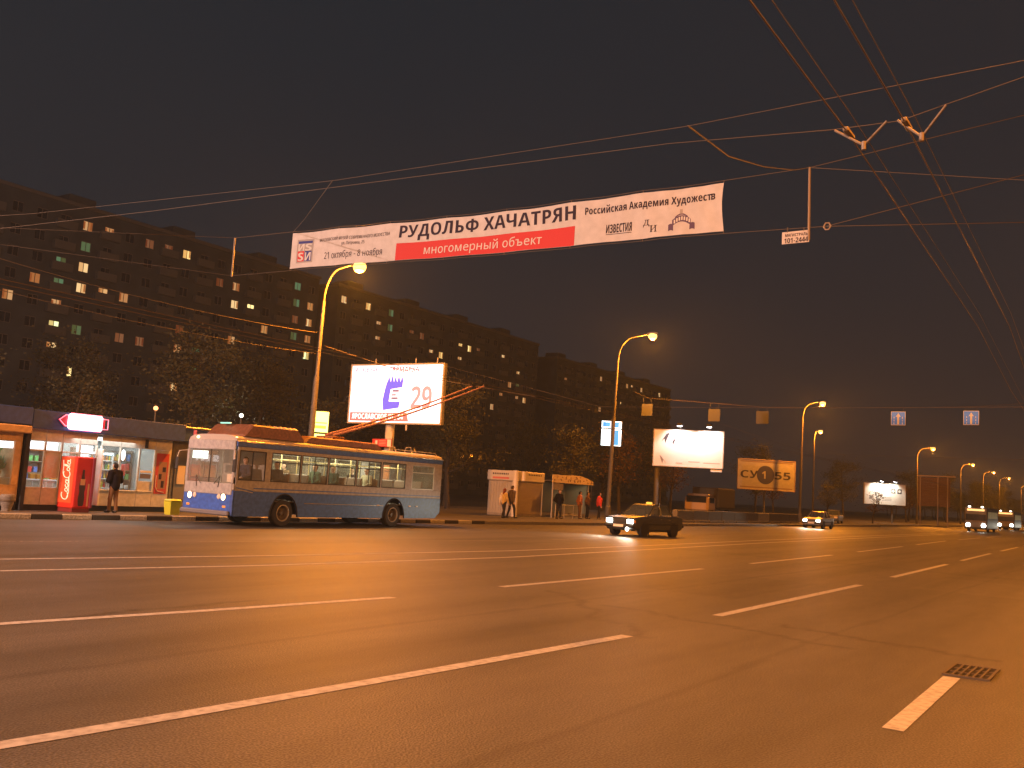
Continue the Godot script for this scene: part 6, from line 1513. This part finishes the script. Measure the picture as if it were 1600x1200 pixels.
func _ready() -> void:
	# camera
	var cam := Camera3D.new()
	cam.name = "camera"; add_child(cam)
	cam.position = Vector3(0, 1.75, 0)
	cam.rotation = Vector3(0.1122, 0.5936, 0.0596)
	cam.fov = rad_to_deg(2.0 * atan(600.0 / 1460.4)); cam.near = 0.1; cam.far = 3000.0
	cam.current = true
	# night sky over a lit city
	var env := Environment.new()
	env.background_mode = Environment.BG_SKY
	var sky := ProceduralSkyMaterial.new()
	sky.sky_top_color = lin(0.007, 0.0145, 0.0215); sky.sky_horizon_color = lin(0.026, 0.018, 0.016); sky.sky_curve = 0.12
	sky.ground_bottom_color = lin(0.008, 0.006, 0.005); sky.ground_horizon_color = lin(0.02, 0.013, 0.01); sky.ground_curve = 0.05
	env.sky = Sky.new(); env.sky.sky_material = sky
	env.tonemap_mode = Environment.TONE_MAPPER_LINEAR
	env.tonemap_exposure = 1.0
	env.sdfgi_enabled = true; env.ssao_enabled = true; env.ssil_enabled = true
	env.fog_enabled = true; env.fog_density = 0.0004; env.fog_light_color = Color(0.86, 0.93, 1.0)
	var we := WorldEnvironment.new(); we.name = "environment"; we.environment = env; add_child(we)
	setting()
	block("twelve-storey apartment slab with many lit windows behind the kiosks", -118, 46.0, 21, [7111, 8111, 12113, 7092, 5081, 4071, 7082, 8082, 9081, 6071, 6064, 6052, 7043, 14100, 15101, 15092, 16093, 17082, 19090, 12070, 12061, 15071, 13065, 13055, 12042, 10060, 10110, 11110, 7105, 6095, 6085, 7065, 19115, 19105, 19085, 9060, 20102, 20092, 20081, 20074], [], 1)
	block("twelve-storey apartment slab with paired lit windows behind the lit billboard", -118, 118.0, 21, [112, 2113, 3101, 3091, 8092, 9093, 11103, 12103, 13100, 11092, 16102, 18092, 18085, 17081, 19072, 18071, 16071, 15061, 11050, 6100, 7100, 4115, 4105], [], 2)
	block("farthest apartment slab with a few lit windows beyond the bus shelter", -124, 204.0, 22, [1101, 7111, 12112, 13112, 15112, 19112, 11093, 7081], [], 3)
	# street lamps
	lamp_mat = glow("sodium_bowl_lit", 1.0, 0.56, 0.13, 3.2)
	var E := 330.0
	street_lamp("street lamp post behind the trolleybus, its lamp just under the banner", -29.0, 28.05, 10.6, 1.6, 0.012, SODIUM, E, "street_lamp", true, "", true)
	street_lamp("street lamp post carrying the blue light box by the bus shelter", -30.0, 57.0, 12.6, 2.2, 0.02, SODIUM, E, "street_lamp", true, "", true)
	street_lamp("street lamp post beside the unlit cream billboard", -29.5, 98.8, 12.6, 1.7, 0.008, SODIUM, E, "street_lamp", true, "", true)
	street_lamp("street lamp post beside the slatted billboard back", -29.0, 158.5, 12.0, 2.0, 0.0, SODIUM, E, "street_lamp", true, "", true)
	street_lamp("shorter street lamp set back behind the cream billboard", -37.6, 132.0, 12.3, 0.5, 0.0, SODIUM, E * 0.5, "street_lamp", true, "", true)
	for q in [[-31.0, 216.0], [-31.0, 250.0], [-31.0, 282.0], [-31.0, 338.0]]: street_lamp("distant street lamp in the row along the far pavement", q[0], q[1], 12.6, 2.0, 0.0, SODIUM, E, "street_lamp", true, "distant street lamps", true)
	street_lamp("street lamp post at the near end of the kiosk row", -31.0, 10.0, 10.8, 2.2, 0.0, SODIUM, E * 0.3)
	street_lamp("street lamp post on the near pavement holding the span wire", 3.6, 10.06, 11.2, -2.2, 0.0, SODIUM, 250.0, "street_lamp", true, "", true)
	street_lamp("warm wide-beam street lamp alone on the pavement opposite the kiosk row", 3.6, -18.0, 12.8, -2.2, 0.0, Color(1.0, 0.38, 0.13), 720.0, "street_lamp", true, "", true)
	street_lamp("added unseen wide-beam lamp of whiter light on the kiosk-side pavement before the kiosk row", -30.5, -13.0, 12.8, 2.2, 0.0, Color(1.0, 0.58, 0.42), 2000.0, "street_lamp", true, "", true)  # lamp added out of view to whiten the light on banner and left road
	street_lamp("street lamp post on the near pavement short of the lane signs", 3.6, 38.0, 11.2, -2.2, 0.0, SODIUM, E * 0.8, "street_lamp", true, "", true)
	street_lamp("street lamp post on the near pavement past the lane signs", 3.6, 66.0, 11.2, -2.2, 0.0, SODIUM, E)
	street_lamp("street lamp post on the near pavement past the barrier", 3.6, 94.0, 11.2, -2.2, 0.0, SODIUM, E)
	# small yard lamps among the trees
	for q in [[-50.0, 90.9, 2.9, "small white yard lamp beyond the bus shelter", Color(0.9, 1.0, 1.0)], [-50.0, 41.9, 5.6, "small white yard lamp above the grey kiosk roof", Color(1.0, 1.0, 0.85)], [-50.0, 35.3, 5.4, "small orange yard lamp above the pavilion roof", Color(1.0, 0.35, 0.12)]]:
		var t := thing("yard_lamp", q[3], "lamp", V(q[0], 0, q[1]))
		put("post", B.new().tube([Vector3(0, -0.03, 0), Vector3(0, q[2] - 0.12, 0)], 0.05, 8), M("post_paint"), t)
		put("globe_lamp", B.new().ball(Vector3(0, q[2], 0), Vector3.ONE * 0.14, 12), glow("yard_globe_lit_" + str(int(q[1])), q[4].r, q[4].g, q[4].b, 4.0), t)
		omni(t, Vector3(0, q[2], 0), q[4].linear_to_srgb(), 2.0, 0.1)
	wires()
	banner()
	lane_signs()
	trolleybus()
	pavilion()
	bus_stop()
	traffic()
	billboards()
	lightboxes()
	trees()
